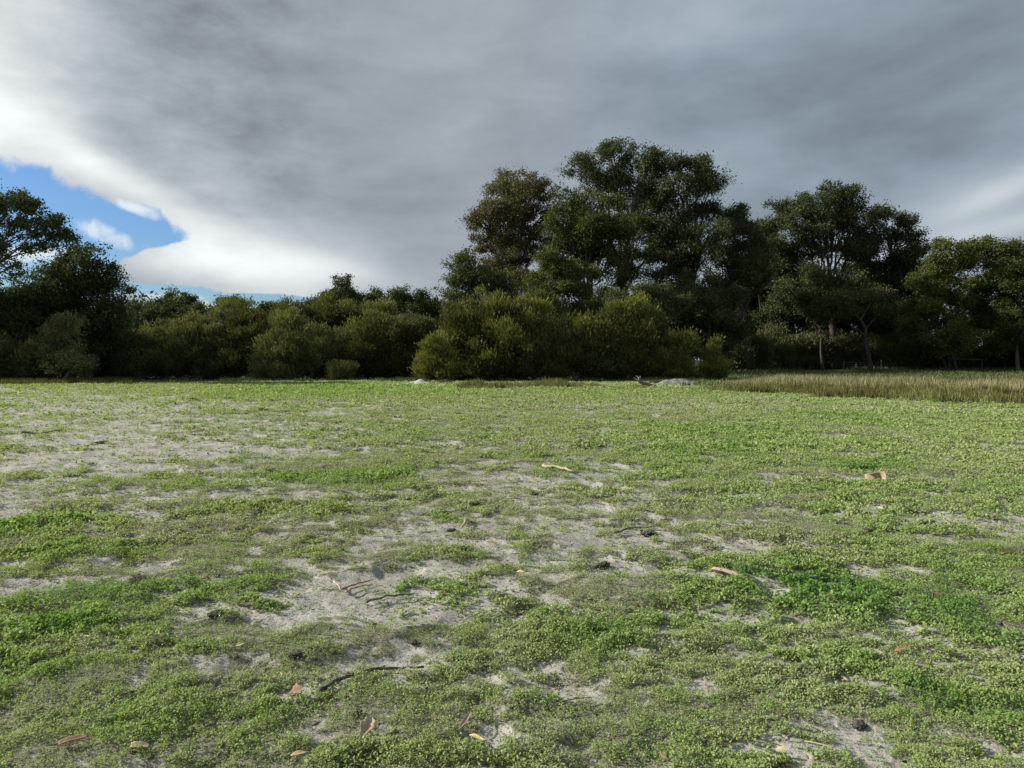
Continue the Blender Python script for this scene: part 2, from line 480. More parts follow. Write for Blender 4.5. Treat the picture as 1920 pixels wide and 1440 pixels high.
def cover(x, y):
    """1 = closed herb mat, 0 = bare sand"""
    sand = blob_sum(x, y, SANDY_W, 3)
    lush = blob_sum(x, y, LUSH_W, 8)
    n1 = fbm(x / 1.5, y / 1.1, 11, 4)
    n2 = fbm(x / 0.32, y / 0.22, 23, 3)
    n3 = fbm(x / 6.0, y / 5.0, 31, 3)
    n4 = fbm(x / 0.10, y / 0.085, 27, 2)
    n5 = fbm(x / 1.1 + 5, y / 0.34, 29, 3)
    v = 0.66 + 0.55 * (n1 - .5) + 1.25 * (n2 - .5) + 0.35 * (n3 - .5) + 1.0 * (n4 - .5) + 0.95 * (n5 - .5) - 0.42 * sand + 0.38 * lush
    left = sstep(-x / (y + 1), 0.05, 0.6) * sstep(y, 8, 14) * (1 - sstep(y, 38, 48))
    ctr = np.exp(-((x / (y + .1)) / .28) ** 2) * sstep(y, 3.6, 4.8) * (1 - sstep(y, 10, 14))
    nr = 1 - sstep(y, 3.8, 5.5)
    n6 = fbm(x / .055, y / .05, 95, 2)
    v = v + nr * (.20 * sand - .25 * (n1 - .5) - .45 * (n5 - .5) + .9 * (n6 - .5) - .03)
    v = v - 0.34 * left - 0.17 * ctr - 0.07 * sstep(y, 9, 20) + 0.05 * sstep(x / (y + .1), .12, .4)
    c = sstep(v, 0.28, 0.64)
    cs = sstep(v - nr * .9 * (n6 - .5) - 1.0 * (n4 - .5) - .7 * (n2 - .5), 0.34, 0.60)
    return c, lush, sand, cs

def height(x, y, detail=True):
    d = np.hypot(x, y)
    h = 0.10 * (fbm(x / 9, y / 9, 41, 3) - .5) * sstep(d, 0, 6)
    h += 0.062 * (fbm(x / 0.9, y / 0.6, 42, 3) - .5)
    if detail:
        c, lush, sand, cs = cover(x, y)
        h += 0.030 * (fbm(x / 0.17, y / 0.15, 43, 3) - .5) * (1 - sstep(d, 20, 35))
        # pits left by hooves
        p = fbm(x / 0.42, y / 0.32, 47, 2)
        h -= 0.034 * sstep(p, 0.61, 0.75)
        h += 0.006 * c + 0.022 * cs * (1 - sstep(d, 25, 45))
    h += 0.45 * sstep(d, 55, 125)
    return h

def height1(x, y):
    return float(height(np.array([float(x)]), np.array([float(y)]))[0])


def build_ground():
    # polar sheet centred under the photographer, finer in front, out past the horizon
    a_f = np.radians(np.linspace(-44, 44, 1150))
    a_b = np.radians(np.linspace(44, 316, 110))[1:-1]
    ang = np.concatenate([a_f, a_b])
    r_near = np.linspace(0.15, 2.2, 26)[:-1]
    # rows: uniform in inverse distance gives too few rows far away; blend with log spacing
    r_mid = np.unique(np.concatenate([1 / np.linspace(1 / 2.2, 1 / 62., 640), np.geomspace(2.2, 62, 420)]))
    keep = [r_mid[0]]
    for r in r_mid[1:]:
        if r - keep[-1] > 0.0035 * keep[-1] + 0.002: keep.append(r)
    r_far = np.concatenate([np.geomspace(63, 250, 60), np.geomspace(260, 6000, 24)])
    R = np.concatenate([r_near, np.array(keep), r_far])
    na, nr = len(ang), len(R)
    A, RR = np.meshgrid(ang, R)
    x = (RR * np.sin(A)).ravel(); y = (RR * np.cos(A)).ravel()
    z = height(x, y)
    c, lush, sand, _ = cover(x, y)
    V = np.stack([x, y, z], -1)
    V = np.vstack([V, [[0, 0, height1(0, 0)]]])
    i = np.arange(nr - 1)[:, None]; j = np.arange(na)[None, :]
    Q = np.stack([i * na + j, i * na + (j + 1) % na, (i + 1) * na + (j + 1) % na, (i + 1) * na + j], -1).reshape(-1, 4)
    Q = Q[:, ::-1]
    ci = nr * na
    T = np.stack([np.full(na, ci), (np.arange(na) + 1) % na, np.arange(na)], -1)
    m = bpy.data.materials.new('sandy_ground'); m.use_nodes = True
    t = m.node_tree; t.nodes.clear(); N = NT(t)
    out = N.n('ShaderNodeOutputMaterial')
    geo = N.n('ShaderNodeNewGeometry'); P = geo.outputs['Position']
    cov = N.attr('cover'); far = N.attr('far'); lu = N.attr('lush')
    n1 = N.noise(P, 2.5, 6, 0.6); n2 = N.noise(P, 38, 5, 0.65); n3 = N.noise(P, 160, 3, 0.6); n4 = N.noise(P, .9, 4, 0.6)
    sandc = N.mix(N.ss(n1, .35, .65), (0.34, 0.32, 0.29), (0.49, 0.47, 0.43))
    sandc = N.mix(N.m('MULTIPLY', N.ss(n4, .50, .62), 0.22), sandc, (0.20, 0.185, 0.165))
    sandc = N.mix(N.ss(n2, .48, .70), sandc, (0.19, 0.175, 0.155))
    sandc = N.mix(N.ss(n3, .60, .74), sandc, (0.085, 0.075, 0.06))
    under = N.mix(N.ss(n2, .4, .6), (0.11, 0.105, 0.075), (0.27, 0.255, 0.20))
    cm = N.m('ADD', cov, N.m('MULTIPLY', N.m('SUBTRACT', n2, .5), 0.8))
    near = N.mix(N.ss(cm, .35, .85), sandc, under)
    # far paddock: rough grass, browner in places
    fc = N.mix(N.ss(n4, .35, .65), (0.060, 0.080, 0.030), (0.12, 0.115, 0.055))
    litter_shade = N.mix(N.ss(n2, .4, .65), (0.022, 0.018, 0.013), (0.060, 0.048, 0.034))  # leaf litter, made dark to paint in the shade under the trees
    col = N.mix(far, near, fc)
    col = N.mix(N.attr('litter'), col, litter_shade)
    p = N.n('ShaderNodeBsdfPrincipled'); N.link(col, p.inputs['Base Color'])
    p.inputs['Roughness'].default_value = 0.95; p.inputs['Specular IOR Level'].default_value = 0.1
    b = N.n('ShaderNodeBump'); b.inputs['Strength'].default_value = 0.9; b.inputs['Distance'].default_value = 0.012
    hh = N.m('ADD', n2, N.m('MULTIPLY', n3, 0.4))
    N.link(hh, b.inputs['Height']); N.link(b.outputs[0], p.inputs['Normal'])
    N.link(p.outputs[0], out.inputs[0])
    d = np.hypot(x, y)
    fr = sstep(d, 58, 66)
    ax = x / np.maximum(y, 1)
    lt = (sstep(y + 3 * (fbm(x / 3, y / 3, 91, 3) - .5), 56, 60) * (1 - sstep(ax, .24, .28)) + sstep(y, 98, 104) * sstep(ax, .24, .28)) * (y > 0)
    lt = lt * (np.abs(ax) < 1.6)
    o = mesh_obj('ground', V, Q, m, attrs={'cover': np.append(c, 1), 'far': np.append(fr, 0), 'litter': np.append(lt, 0), 'lush': np.append(lush, 0)}, tri=T, smooth=True)
    tag(o, kind='structure')
    return o

build_ground()


def herb_cover():
    rng = np.random.default_rng(5)
    Vs, Qs, hues, rnds = [], [], [], []
    off = 0
    # (r0, r1, plants per m2, leaves per plant, leaf size)
    bands = [(2.0, 4.5, 6800, 5, .0118), (4.5, 7.5, 3200, 5, .0155), (7.5, 13, 1150, 5, .024), (13, 24, 330, 5, .042), (24, 40, 95, 5, .07), (40, 58, 42, 5, .10)]
    half = math.radians(41)
    for bi, (r0, r1, dens, nl, sz) in enumerate(bands):
        area = half * (r1 * r1 - r0 * r0)
        n = int(area * dens)
        r = np.sqrt(rng.uniform(r0 * r0, r1 * r1, n)); a = rng.uniform(-half, half, n)
        x = r * np.sin(a); y = r * np.cos(a)
        c, lush, sand, _ = cover(x, y)
        tex = fbm(x / 0.11, y / 0.09, 71, 2)           # tufting
        prob = (0.12 + c * 0.80) * (0.45 + 0.9 * sstep(tex, .3, .6))
        keep = rng.random(n) < prob
        keep &= r < 60
        x, y, c, lush, r, tex, sand = x[keep], y[keep], c[keep], lush[keep], r[keep], tex[keep], sand[keep]
        n = len(x)
        z = height(x, y)
        hgt = (0.004 + 0.030 * c * (0.35 + .9 * sstep(tex, .35, .75)) + 0.022 * lush) 
        hgt *= (1 + 0.22 * bi)
        # colour field: grey-olive mats, yellow-green, lush dark green
        hf = 0.47 + 0.75 * (fbm(x / 1.3, y / 1.1, 81, 3) - .5) + 0.5 * (fbm(x / .25, y / .25, 82, 2) - .5) + 0.32 * lush
        rg = x / (y + 1)
        hf += 0.10 * (1 - sstep(y, 4, 6.5)) + 0.13 * sstep(rg, 0.0, .5) + 0.0 * y - 0.10 * sand
        k = nl
        X = np.repeat(x, k); Yy = np.repeat(y, k); Zb = np.repeat(z, k); H = np.repeat(hgt, k)
        N_ = len(X)
        C = np.stack([X + rng.normal(0, sz * .55, N_), Yy + rng.normal(0, sz * .55, N_), Zb + H * rng.random(N_) ** .7], -1)
        Dr = rng.normal(size=(N_, 3)); Dr[:, 2] = np.abs(Dr[:, 2]) * 0.6 + 0.05
        L = sz * rng.uniform(.6, 1.35, N_) * np.repeat(0.72 + .6 * lush + 1.3 * (fbm(x / .4, y / .4, 84, 2) - .4), k)
        V, Q = leaf_quads(C, Dr, L, L * rng.uniform(.5, .85, N_), rng, 0.05, 2.2, sunny=.9)
        Vs.append(V); Qs.append(Q + off); off += len(V)
        hh = np.clip(np.repeat(hf, k) + rng.normal(0, .07, N_), 0, 1)
        hues.append(np.repeat(hh, 4))
        rnds.append(np.repeat(np.clip(rng.normal(.5, .22, N_), 0, 1), 4))
    o = mesh_obj('herb_cover', np.concatenate(Vs), np.concatenate(Qs), M['herb'],
                 attrs={'hue': np.concatenate(hues), 'rnd': np.concatenate(rnds)})
    tag(o, 'low mat of small green weeds and clover creeping over the pale sandy field', 'ground cover', kind='stuff')
    print('herb quads', off // 4)

herb_cover()


def blades(name, x, y, hgt, width, hue, mat, label, cat, rng, lean=.25):
    n = len(x)
    z = height(x, y)
    C = np.stack([x, y, z - .01], -1)
    Dr = np.stack([rng.normal(0, lean, n), rng.normal(0, lean, n), np.ones(n)], -1)
    V, Q = leaf_quads(C, Dr, hgt, width, rng, 0.03)
    o = mesh_obj(name, V, Q, mat, attrs={'hue': np.repeat(np.clip(hue, 0, 1), 4), 'rnd': np.repeat(rng.random(n), 4)})
    return tag(o, label, cat, kind='stuff')

def grasses():
    rng = np.random.default_rng(9)
    # front edge of the reeds as a ground polyline, measured
    px = np.array([1190, 1260, 1330, 1400, 1480, 1560, 1630, 1710, 1800, 1860, 1920, 2100])
    py = np.array([733, 737, 738, 739, 741, 745, 749, 752, 757, 760, 763, 772])
    E = np.array([gnd(a, b) for a, b in zip(px, py)])
    def edge_at(ax):      # ax = x/y ratio
        ra = E[:, 0] / E[:, 1]
        return np.interp(ax, ra, E[:, 1])
    def band(n, a0, a1, d0, d1, jag=1.8):
        a = rng.uniform(a0, a1, n)
        e = edge_at(a)
        y = e + (fbm(a * 45, a * 0 + 3, 61, 5) - .5) * 2 * jag + rng.uniform(0, 1, n) ** .8 * (d1 - d0) + d0
        return a * y, y, a
    a0, a1 = 0.20, 0.86
    x, y, a = band(62000, a0, a1, 0, 6.5)
    patch = fbm(x / 2.2, y / 1.5, 66, 3)
    keep = (rng.random(len(x)) < sstep(patch, .30, .55)) & (rng.random(len(x)) < .12 + .88 * sstep(a, .24, .33))
    x, y, a, patch = x[keep], y[keep], a[keep], patch[keep]
    n = len(x)
    hg = 0.50 * (0.40 + 1.2 * (fbm(x / 1.6, y / 1.6, 67, 3) - .2)) * rng.uniform(.45, 1.25, n) * (1 + .5 * (rng.random(n) < .04)) * (.35 + .65 * sstep(a, .24, .33))
    blades('reeds', x, y, hg, 0.03 * rng.uniform(.7, 1.5, n), .60 + 1.1 * (fbm(x / .8, y / 1.5, 65, 3) - .5) + rng.normal(0, .22, n), M['reed'],
           'dense band of brownish olive reeds along the right far edge of the field', 'reeds', rng, .24)
    # tan dry grass behind the reeds
    x, y, a = band(52000, .275, a1, 6.0, 16)
    p = fbm(x / 3.5, y / 1.6, 68, 3)
    keep = rng.random(len(x)) < sstep(p, .36, .58) * (1 - .5 * sstep(a, .5, .62)) * (.15 + .85 * sstep(a, .275, .36))
    x, y, p = x[keep], y[keep], p[keep]; n = len(x)
    blades('dry_grass', x, y, 0.58 * rng.uniform(.4, 1.3, n) * (.35 + 1.1 * p) * (.4 + .6 * sstep(x / y, .27, .38)), 0.035 * rng.uniform(.7, 1.3, n), .5 + rng.normal(0, .25, n), M['dry_grass'],
           'tan seeding grass standing behind the brown reeds on the right', 'dry grass', rng, .25)
    # reeds in front of the central shrubs
    n = 16000
    a = rng.uniform(-.09, .19, n)
    y0 = 40.5 + 1.5 * np.sin(a * 30) + 1.5 * (fbm(a * 70, a * 0, 69, 3) - .5)
    y = y0 + rng.random(n) * 6 * (.4 + fbm(a * 30, a * 0 + 9, 72, 2))
    x = a * y
    h = .46 * rng.uniform(.3, 1.25, n) * np.clip(2.0 * fbm(x / .9, y / 2, 73, 4) - .35, .15, 1.3) * sstep(a, -.095, -.06) * (1 - .6 * sstep(a, .06, .1))
    blades('short_reeds', x, y, h, .035 * rng.uniform(.8, 1.4, n), .72 + rng.normal(0, .25, n), M['reed'],
           'short olive reeds in front of the middle clump of shrubs', 'reeds', rng, .18)
    # brown grass on the left edge
    n = 15000
    a = rng.uniform(-.82, -.52, n)
    y = 48.5 + rng.random(n) * 9 + (fbm(a * 60, a * 0, 74, 3) - .5) * 4
    x = a * y
    k = rng.random(n) < sstep(fbm(x / 2, y / 2, 75, 3), .35, .6)
    x, y = x[k], y[k]; n = len(x)
    blades('brown_grass', x, y, .34 * rng.uniform(.4, 1.2, n), .04 * rng.uniform(.7, 1.4, n), .25 + rng.normal(0, .25, n), M['reed'],
           'low brown grass along the field edge below the left trees', 'grass', rng, .25)
    # rough paddock grass between reeds and the right hand trees
    n = 60000
    y = rng.uniform(42, 125, n); a = rng.uniform(.23, .86, n)
    x = a * y
    k = (y > edge_at(a) + 8) & (rng.random(n) < sstep(fbm(x / 5, y / 5, 76, 3), .3, .55))
    x, y = x[k], y[k]; n = len(x)
    blades('paddock_grass', x, y, .22 * rng.uniform(.4, 1.6, n) * (1 + 1.0 * sstep(y, 85, 100)), .07 * rng.uniform(.7, 1.5, n), .5 + rng.normal(0, .25, n), M['short_grass'],
           'rough green and brown grass of the paddock before the right trees', 'grass', rng, .3)

grasses()

def strewn():
    rng = np.random.default_rng(19)
    half = math.radians(41)
    n = 34000
    r_ = np.sqrt(rng.uniform(4, 120, n)); a = rng.uniform(-half, half, n)
    x, y = r_ * np.sin(a), r_ * np.cos(a)
    k = rng.random(n) < .15 + .85 * sstep(fbm(x / .5, y / .35, 55, 3), .42, .62)
    x, y = x[k], y[k]; n = len(x)
    z = height(x, y) + .004 + .018 * rng.random(n)
    th = rng.uniform(0, 6.283, n)
    Dr = np.stack([np.cos(th), np.sin(th), rng.normal(0, .12, n)], -1)
    L = rng.uniform(.010, .05, n) * (1 + (rng.random(n) < .06) * 1.8)
    V, Q = leaf_quads(np.stack([x, y, z], -1), Dr, L, np.minimum(L * rng.uniform(.06, .4, n), .012), rng, .03, 1.5)
    o = mesh_obj('ground_litter', V, Q, M['scraps'], attrs={'hue': np.repeat(rng.random(n), 4), 'rnd': np.repeat(rng.random(n), 4)})
    tag(o, 'scraps of straw, twig and dry leaf strewn through the weeds in the foreground', 'litter', kind='stuff')
    n = 26000
    r_ = np.sqrt(rng.uniform(4, 150, n)); a = rng.uniform(-half, half, n)
    x, y = r_ * np.sin(a), r_ * np.cos(a)
    k = rng.random(n) < sstep(fbm(x / .7, y / .6, 57, 3), .46, .66)
    x, y = x[k], y[k]; n = len(x)
    blades('grass_blades', x, y, rng.uniform(.025, .085, n), rng.uniform(.0025, .005, n), .55 + rng.normal(0, .3, n), M['herb'],
           'thin grass blades standing among the low weeds', 'grass', rng, .6)
strewn()

def edge_grass():
    rng = np.random.default_rng(29)
    n = 26000
    a = rng.uniform(-.56, .26, n)
    y = 53.5 + 3.5 * rng.random(n) + 3.5 * (fbm(a * 40, a * 0, 77, 4) - .5)
    x = a * y
    f = fbm(x / 1.2, y / 2, 78, 4)
    k = rng.random(n) < sstep(f, .42, .62)
    x, y, f = x[k], y[k], f[k]; n = len(x)
    blades('edge_grass', x, y, rng.uniform(.08, .5, n) * (.3 + 1.6 * (f - .35)), rng.uniform(.03, .06, n), .35 + rng.normal(0, .3, n), M['short_grass'],
           'rough tufts of dull grass along the foot of the shrubs', 'grass', rng, .35)
edge_grass()

# ------------------------------------------------------------------ trees
def make_tree(name, cat, px, Y, lobes, leaf, label, seed, group=None, bark='bark', trunk_r=.30, stems=1, leafsize=.24,
              dens=1.0, fork=None, shrub=False, cl_r=None, hue=.45, spread=0.0, clump=.75, trunk_bias=0.0, solid=.0):
    rng = np.random.default_rng(seed)
    bx = (px - 960) / F * Y
    bz = height1(bx, Y) - .05
    root = empty(name, (bx, Y, bz), label, cat, group)
    O = np.array([bx, Y, bz])
    W = Tubes()
    s = Y / F
    LC = []
    for (lx, ly, rx, ry) in lobes:
        dy = rng.uniform(-1, 1) * min(rx, 60) * s * (0.9 if not shrub else .35)
        c = at(lx, ly, Y + dy)
        g = 1.05 if shrub else 1.12
        LC.append((c, rx * s * g, max(rx, ry) * s * .85 * g, ry * s * g))
    if shrub:
        x0_, x1_ = min(l[0] - l[2] * .6 for l in lobes), max(l[0] + l[2] * .6 for l in lobes)
        gy = HZ + EYE * F / Y
        k_ = max(2, int((x1_ - x0_) / 45) + 1)
        for q_ in np.linspace(x0_ + 12, x1_ - 12, k_):
            LC.append((at(q_ + rng.uniform(-8, 8), gy - 13, Y + rng.uniform(-.5, .8)), 26 * s, 22 * s, 15 * s))
    topz = max(c[2] for c, *_ in LC)
    lowz = min(c[2] for c, *_ in LC)
    Cs, Ds, Ls, Ws, Hs = [], [], [], [], []
    fz = fork if fork else max(lowz * .55, (topz) * .22)
    # trunks
    tops = []
    for k in range(stems):
        sp = rng.normal(0, .35 if shrub else .7, 2) * (k > 0)
        p0 = np.array([bx + sp[0], Y + sp[1], bz - .1])
        p2 = np.array([bx + sp[0] * 2.5 + rng.normal(0, .5), Y + sp[1] * 2, fz if not shrub else max(.4, lowz * .35)])
        p1 = (p0 + p2) / 2 + np.array([rng.normal(0, .35), rng.normal(0, .3), 0])
        rr = trunk_r * (1 if k == 0 else rng.uniform(.5, .8))
        W.add(bez(p0, p1, p2, 7) - O, np.linspace(rr * 1.15, rr * .8, 7), 8)
        tops.append((p2, rr * .8))
    for (c, rx, ry_, rz) in LC:
        tp, rr = tops[rng.integers(len(tops))]
        d = c - tp
        ctrl = tp + d * np.array([.35, .35, .62]) + rng.normal(0, .35, 3)
        lim = bez(tp, ctrl, c, 9)
        lim[1:-1] += rng.normal(0, .10 if shrub else .22, (7, 3))
        W.add(lim - O, np.linspace(rr * .5, max(rr * .12, .025), 9), 6)
        r_c = cl_r or clump
        area = 4 * math.pi * ((rx * rz) ** 1.6 / 3 + (rx * ry_) ** 1.6 / 3 + (ry_ * rz) ** 1.6 / 3) ** (1 / 1.6)
        ncl = max(6, int(area / (r_c * r_c * 1.55) * dens))
        u = norm(rng.normal(size=(ncl, 3)))
        if shrub:
            rad = rng.uniform(.45, 1.0, ncl) ** .7
        else:
            rad = rng.uniform(.42, 1.0, ncl) ** .6
        cc = c + u * np.array([rx, ry_, rz]) * rad[:, None]
        if not shrub:
            # boughs: clusters gather round a few bough ends, leaving gaps between
            K = max(6, ncl // 8)
            ub = norm(rng.normal(size=(K, 3)))
            bc = c + ub * np.array([rx, ry_, rz]) * rng.uniform(.4, .9, K)[:, None]
            which = rng.integers(K, size=ncl)
            rb = r_c * rng.uniform(1.1, 2.0, K)
            cc = bc[which] + norm(rng.normal(size=(ncl, 3))) * np.array([1.15, 1.15, .7]) * (rb[which] * rng.random(ncl) ** .45)[:, None]
        if shrub:
            K = max(6, ncl // 6)
            ub = norm(rng.normal(size=(K, 3)))
            bc = c + ub * np.array([rx, ry_, rz]) * rng.uniform(.35, 1.02, K)[:, None]
            which = rng.integers(K, size=ncl)
            rb = r_c * rng.uniform(.8, 1.7, K)
            cc = bc[which] + norm(rng.normal(size=(ncl, 3))) * np.array([.85, .85, 1.05]) * (rb[which] * rng.random(ncl) ** .45)[:, None]
            sh = rng.random(K)[which]
            ok = cc[:, 2] > bz + .1
            cc = cc[ok]; shv = sh[ok]
            ncl = len(cc); u = u[:ncl]
        cr = r_c * rng.uniform(.55, 1.25, ncl)
        ch = rng.random(ncl)
        ch = .45 * ch + .55 * (shv if shrub else rng.random(K)[which])
        # twigs
        for q in rng.permutation(ncl)[:max(3, int(ncl * (.28 if not shrub else .18)))]:
            st = lim[rng.integers(4, 9)]
            tip = cc[q]
            mid = (st + tip) / 2 + rng.normal(0, .15, 3) + np.array([0, 0, .1])
            W.add(bez(st, mid, tip, 4) - O, np.linspace(max(rr * .15, .03), .012, 4), 4)
        nlv = int(58 * (1.35 if not shrub else 1.3))
        idx = np.repeat(np.arange(ncl), nlv)
        n = len(idx)
        v = rng.normal(size=(n, 3)) * .55
        v[:, 2] *= .72
        if not shrub:
            v[:, 2] -= .12 * (v[:, 0] ** 2 + v[:, 1] ** 2)
        Pp = cc[idx] + v * cr[idx][:, None]
        if shrub:
            out = norm(Pp - (c - np.array([0, 0, rz * .6])))
            Dr = out * .9 + np.array([0, 0, .55]) + rng.normal(0, .35, (n, 3))
            L = leafsize * rng.uniform(.7, 1.7, n); Wd = L * rng.uniform(.22, .38, n)
        else:
            Dr = rng.normal(size=(n, 3)); Dr[:, 2] -= .3
            L = leafsize * .98 * rng.uniform(.5, 1.45, n); Wd = L * rng.uniform(.45, .8, n)
        h = hue + (.55 if shrub else .5) * (ch[idx] - .5) + rng.normal(0, .08, n)
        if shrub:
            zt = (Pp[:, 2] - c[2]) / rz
            h += .50 * np.clip(zt + .05, 0, 1) - .05          # sunlit tops painted in: foliage hue turns yellower upward
        Cs.append(Pp); Ds.append(Dr); Ls.append(L); Ws.append(Wd); Hs.append(h)
    C = np.concatenate(Cs); Dr = np.concatenate(Ds); L = np.concatenate(Ls); Wd = np.concatenate(Ws); H = np.concatenate(Hs)
    k = C[:, 2] > bz + .05
    C, Dr, L, Wd, H = C[k], Dr[k], L[k], Wd[k], H[k]
    V, Q = leaf_quads(C - O, Dr, L, Wd, rng, .06)
    W.build('trunk' if not shrub else 'stems', M[bark], root)
    mesh_obj('crown' if not shrub else 'foliage', V, Q, M[leaf], root,
             attrs={'hue': np.repeat(np.clip(H, 0, 1), 4), 'rnd': np.repeat(np.clip(rng.normal(.5, .25, len(C)), 0, 1), 4)})
    global NQ
    NQ += len(C)
    return root

NQ = 0
G_L = 'trees on the left edge of the field'
G_D = 'low distant trees behind the left shrubs'
G_C = 'tall gum trees behind the middle shrubs'
G_R = 'trees beyond the reeds on the right'
G_S = 'shrubs lining the far edge of the field'
G_U = 'dark undergrowth bushes below the right trees'

# left edge
make_tree('gum_tree', 'tree', -120, 52, [(5, 372, 42, 36), (60, 400, 42, 36), (102, 442, 32, 38), (40, 440, 34, 30), (-50, 390, 60, 50), (-130, 360, 80, 70), (-60, 460, 60, 40), (20, 500, 26, 16), (-160, 480, 80, 60)],
          'gum', 'tall open gum tree leaning in at the left picture edge with bare lower limbs', 101, G_L, trunk_r=.38, leafsize=.17, dens=.48, clump=.48, hue=.35)
make_tree('gum_tree', 'tree', 165, 60, [(165, 505, 52, 42), (205, 540, 28, 30), (130, 545, 50, 40), (205, 590, 34, 40), (165, 610, 60, 50), (100, 570, 45, 40), (110, 520, 30, 24), (140, 650, 70, 40)],
          'gum', 'dark rounded gum tree with the highest solid crown of the left group', 102, G_L, trunk_r=.3, leafsize=.19, dens=1.15, clump=.6, hue=.25)
make_tree('gum_tree', 'tree', 30, 58, [(50, 560, 50, 42), (5, 580, 50, 45), (-60, 560, 60, 60), (60, 620, 60, 50), (-10, 650, 60, 45), (-120, 620, 70, 70)],
          'gum', 'low dark tree filling the left picture edge under the leaning gum', 103, G_L, leafsize=.19, dens=1.15, clump=.6, hue=.28)
make_tree('paperbark_tree', 'tree', 115, 54, [(112, 640, 38, 34), (90, 665, 34, 26), (140, 668, 34, 26), (118, 610, 26, 24)],
          'dark_shrub', 'small tree with a pale forked stem in front of the dark left trees', 104, G_L, bark='pale_bark', trunk_r=.11, leafsize=.15, dens=.8, clump=.5, fork=1.2, hue=.4)
make_tree('gum_tree', 'tree', 258, 92, [(262, 585, 30, 20), (240, 610, 34, 26), (285, 600, 30, 22), (265, 640, 40, 30)], 'gum', 'low distant tree just right of the left dark group', 105, G_D, leafsize=.24, dens=.9, clump=.7, hue=.4)
make_tree('gum_tree', 'tree', 322, 96, [(316, 556, 15, 11), (300, 572, 24, 14), (330, 575, 22, 15), (318, 600, 36, 24), (350, 612, 34, 24)], 'gum', 'small domed distant tree under the end of the blue sky gap', 106, G_D, leafsize=.24, dens=.8, clump=.6, hue=.45)
make_tree('gum_tree', 'tree', 360, 94, [(357, 565, 19, 12), (365, 585, 28, 18), (345, 605, 30, 22)], 'gum', 'small flat topped distant tree beside the domed one', 107, G_D, leafsize=.24, dens=.85, clump=.6, hue=.4)
make_tree('gum_tree', 'tree', 425, 82, [(424, 566, 14, 12), (424, 590, 34, 20), (400, 600, 30, 22)], 'light_gum', 'narrow topped distant tree left of the gap in the treeline', 108, G_D, leafsize=.22, dens=1, clump=.6)
make_tree('gum_tree', 'tree', 505, 88, [(505, 575, 17, 11), (535, 583, 20, 12), (488, 596, 34, 16), (545, 602, 34, 18), (575, 590, 20, 14)], 'gum', 'thin distant tree with sky showing through its top', 109, G_D, leafsize=.22, dens=.65, clump=.5)
make_tree('gum_tree', 'tree', 640, 82, [(645, 540, 20, 14), (632, 556, 24, 15), (660, 560, 16, 14), (600, 568, 26, 18), (640, 585, 46, 24), (590, 595, 40, 22)], 'gum', 'tallest of the small trees above the left shrubs', 110, G_D, leafsize=.21, dens=.85, clump=.55, hue=.42)
make_tree('gum_tree', 'tree', 700, 88, [(695, 560, 20, 12), (715, 572, 26, 16), (685, 585, 34, 22), (720, 600, 36, 22)], 'gum', 'distant tree between the tallest small tree and the twin topped one', 111, G_D, leafsize=.22, dens=.9, clump=.6, hue=.4)
make_tree('gum_tree', 'tree', 755, 86, [(747, 548, 17, 12), (740, 566, 26, 16), (765, 578, 30, 20), (750, 600, 44, 28)], 'gum', 'distant tree with one round knob on top right of the low treeline', 112, G_D, leafsize=.22, dens=1, clump=.6, hue=.38)
make_tree('gum_tree', 'tree', 805, 88, [(800, 568, 32, 18), (820, 590, 26, 26), (795, 610, 36, 32), (825, 640, 32, 34)], 'gum', 'dark distant tree tucked beside the tall middle trees', 113, G_D, leafsize=.22, dens=1.2, clump=.65, hue=.3)

# tall middle trees
make_tree('gum_tree', 'tree', 972, 86, [(950, 352, 46, 32), (1000, 360, 40, 34), (905, 412, 30, 22), (1025, 395, 22, 26), (935, 400, 44, 34), (985, 415, 46, 34), (920, 455, 34, 26), (965, 470, 44, 30), (1010, 455, 34, 30), (940, 500, 44, 28), (985, 520, 40, 26)],
          'brown_gum', 'tall round topped brownish gum at the left end of the middle trees', 120, G_C, trunk_r=.42, dens=.95, clump=.70, leafsize=.19, fork=9.5, hue=.5)
make_tree('gum_tree', 'tree', 880, 78, [(878, 500, 30, 24), (858, 535, 28, 24), (900, 530, 36, 28), (880, 570, 44, 28), (920, 560, 40, 28), (945, 535, 34, 24)],
          'gum', 'lower gum tree below the left side of the round brownish one', 121, G_C, dens=.95, clump=.65, leafsize=.20, hue=.5)
make_tree('gum_tree', 'tree', 1165, 90, [(1150, 288, 42, 24), (1205, 298, 42, 30), (1108, 316, 34, 32), (1225, 330, 28, 24), (1160, 330, 44, 30), (1195, 355, 36, 24), (1120, 345, 30, 22), (1215, 400, 40, 34), (1180, 430, 44, 34), (1230, 460, 40, 34), (1180, 500, 44, 34)],
          'gum', 'tallest gum tree rising highest in the middle of the photo', 122, G_C, trunk_r=.5, dens=.85, clump=.8, leafsize=.22, fork=9, bark='pale_bark', hue=.42)
make_tree('gum_tree', 'tree', 1095, 82, [(1085, 382, 46, 24), (1130, 392, 40, 28), (1060, 415, 40, 30), (1110, 425, 52, 34), (1150, 440, 36, 34), (1060, 455, 44, 30), (1110, 470, 46, 32), (1145, 495, 30, 30)],
          'light_gum', 'olive green gum in front of the tallest one with a rounded crown', 123, G_C, trunk_r=.4, dens=.95, clump=.75, leafsize=.21, hue=.32)
make_tree('gum_tree', 'tree', 1050, 76, [(1030, 500, 38, 26), (1010, 535, 34, 26), (1065, 505, 34, 26), (1060, 545, 40, 28), (1095, 530, 34, 28), (1110, 575, 40, 24), (1020, 575, 40, 26)],
          'light_gum', 'light green low gum tree standing behind the biggest shrub', 124, G_C, dens=.9, clump=.6, leafsize=.19, hue=.52)
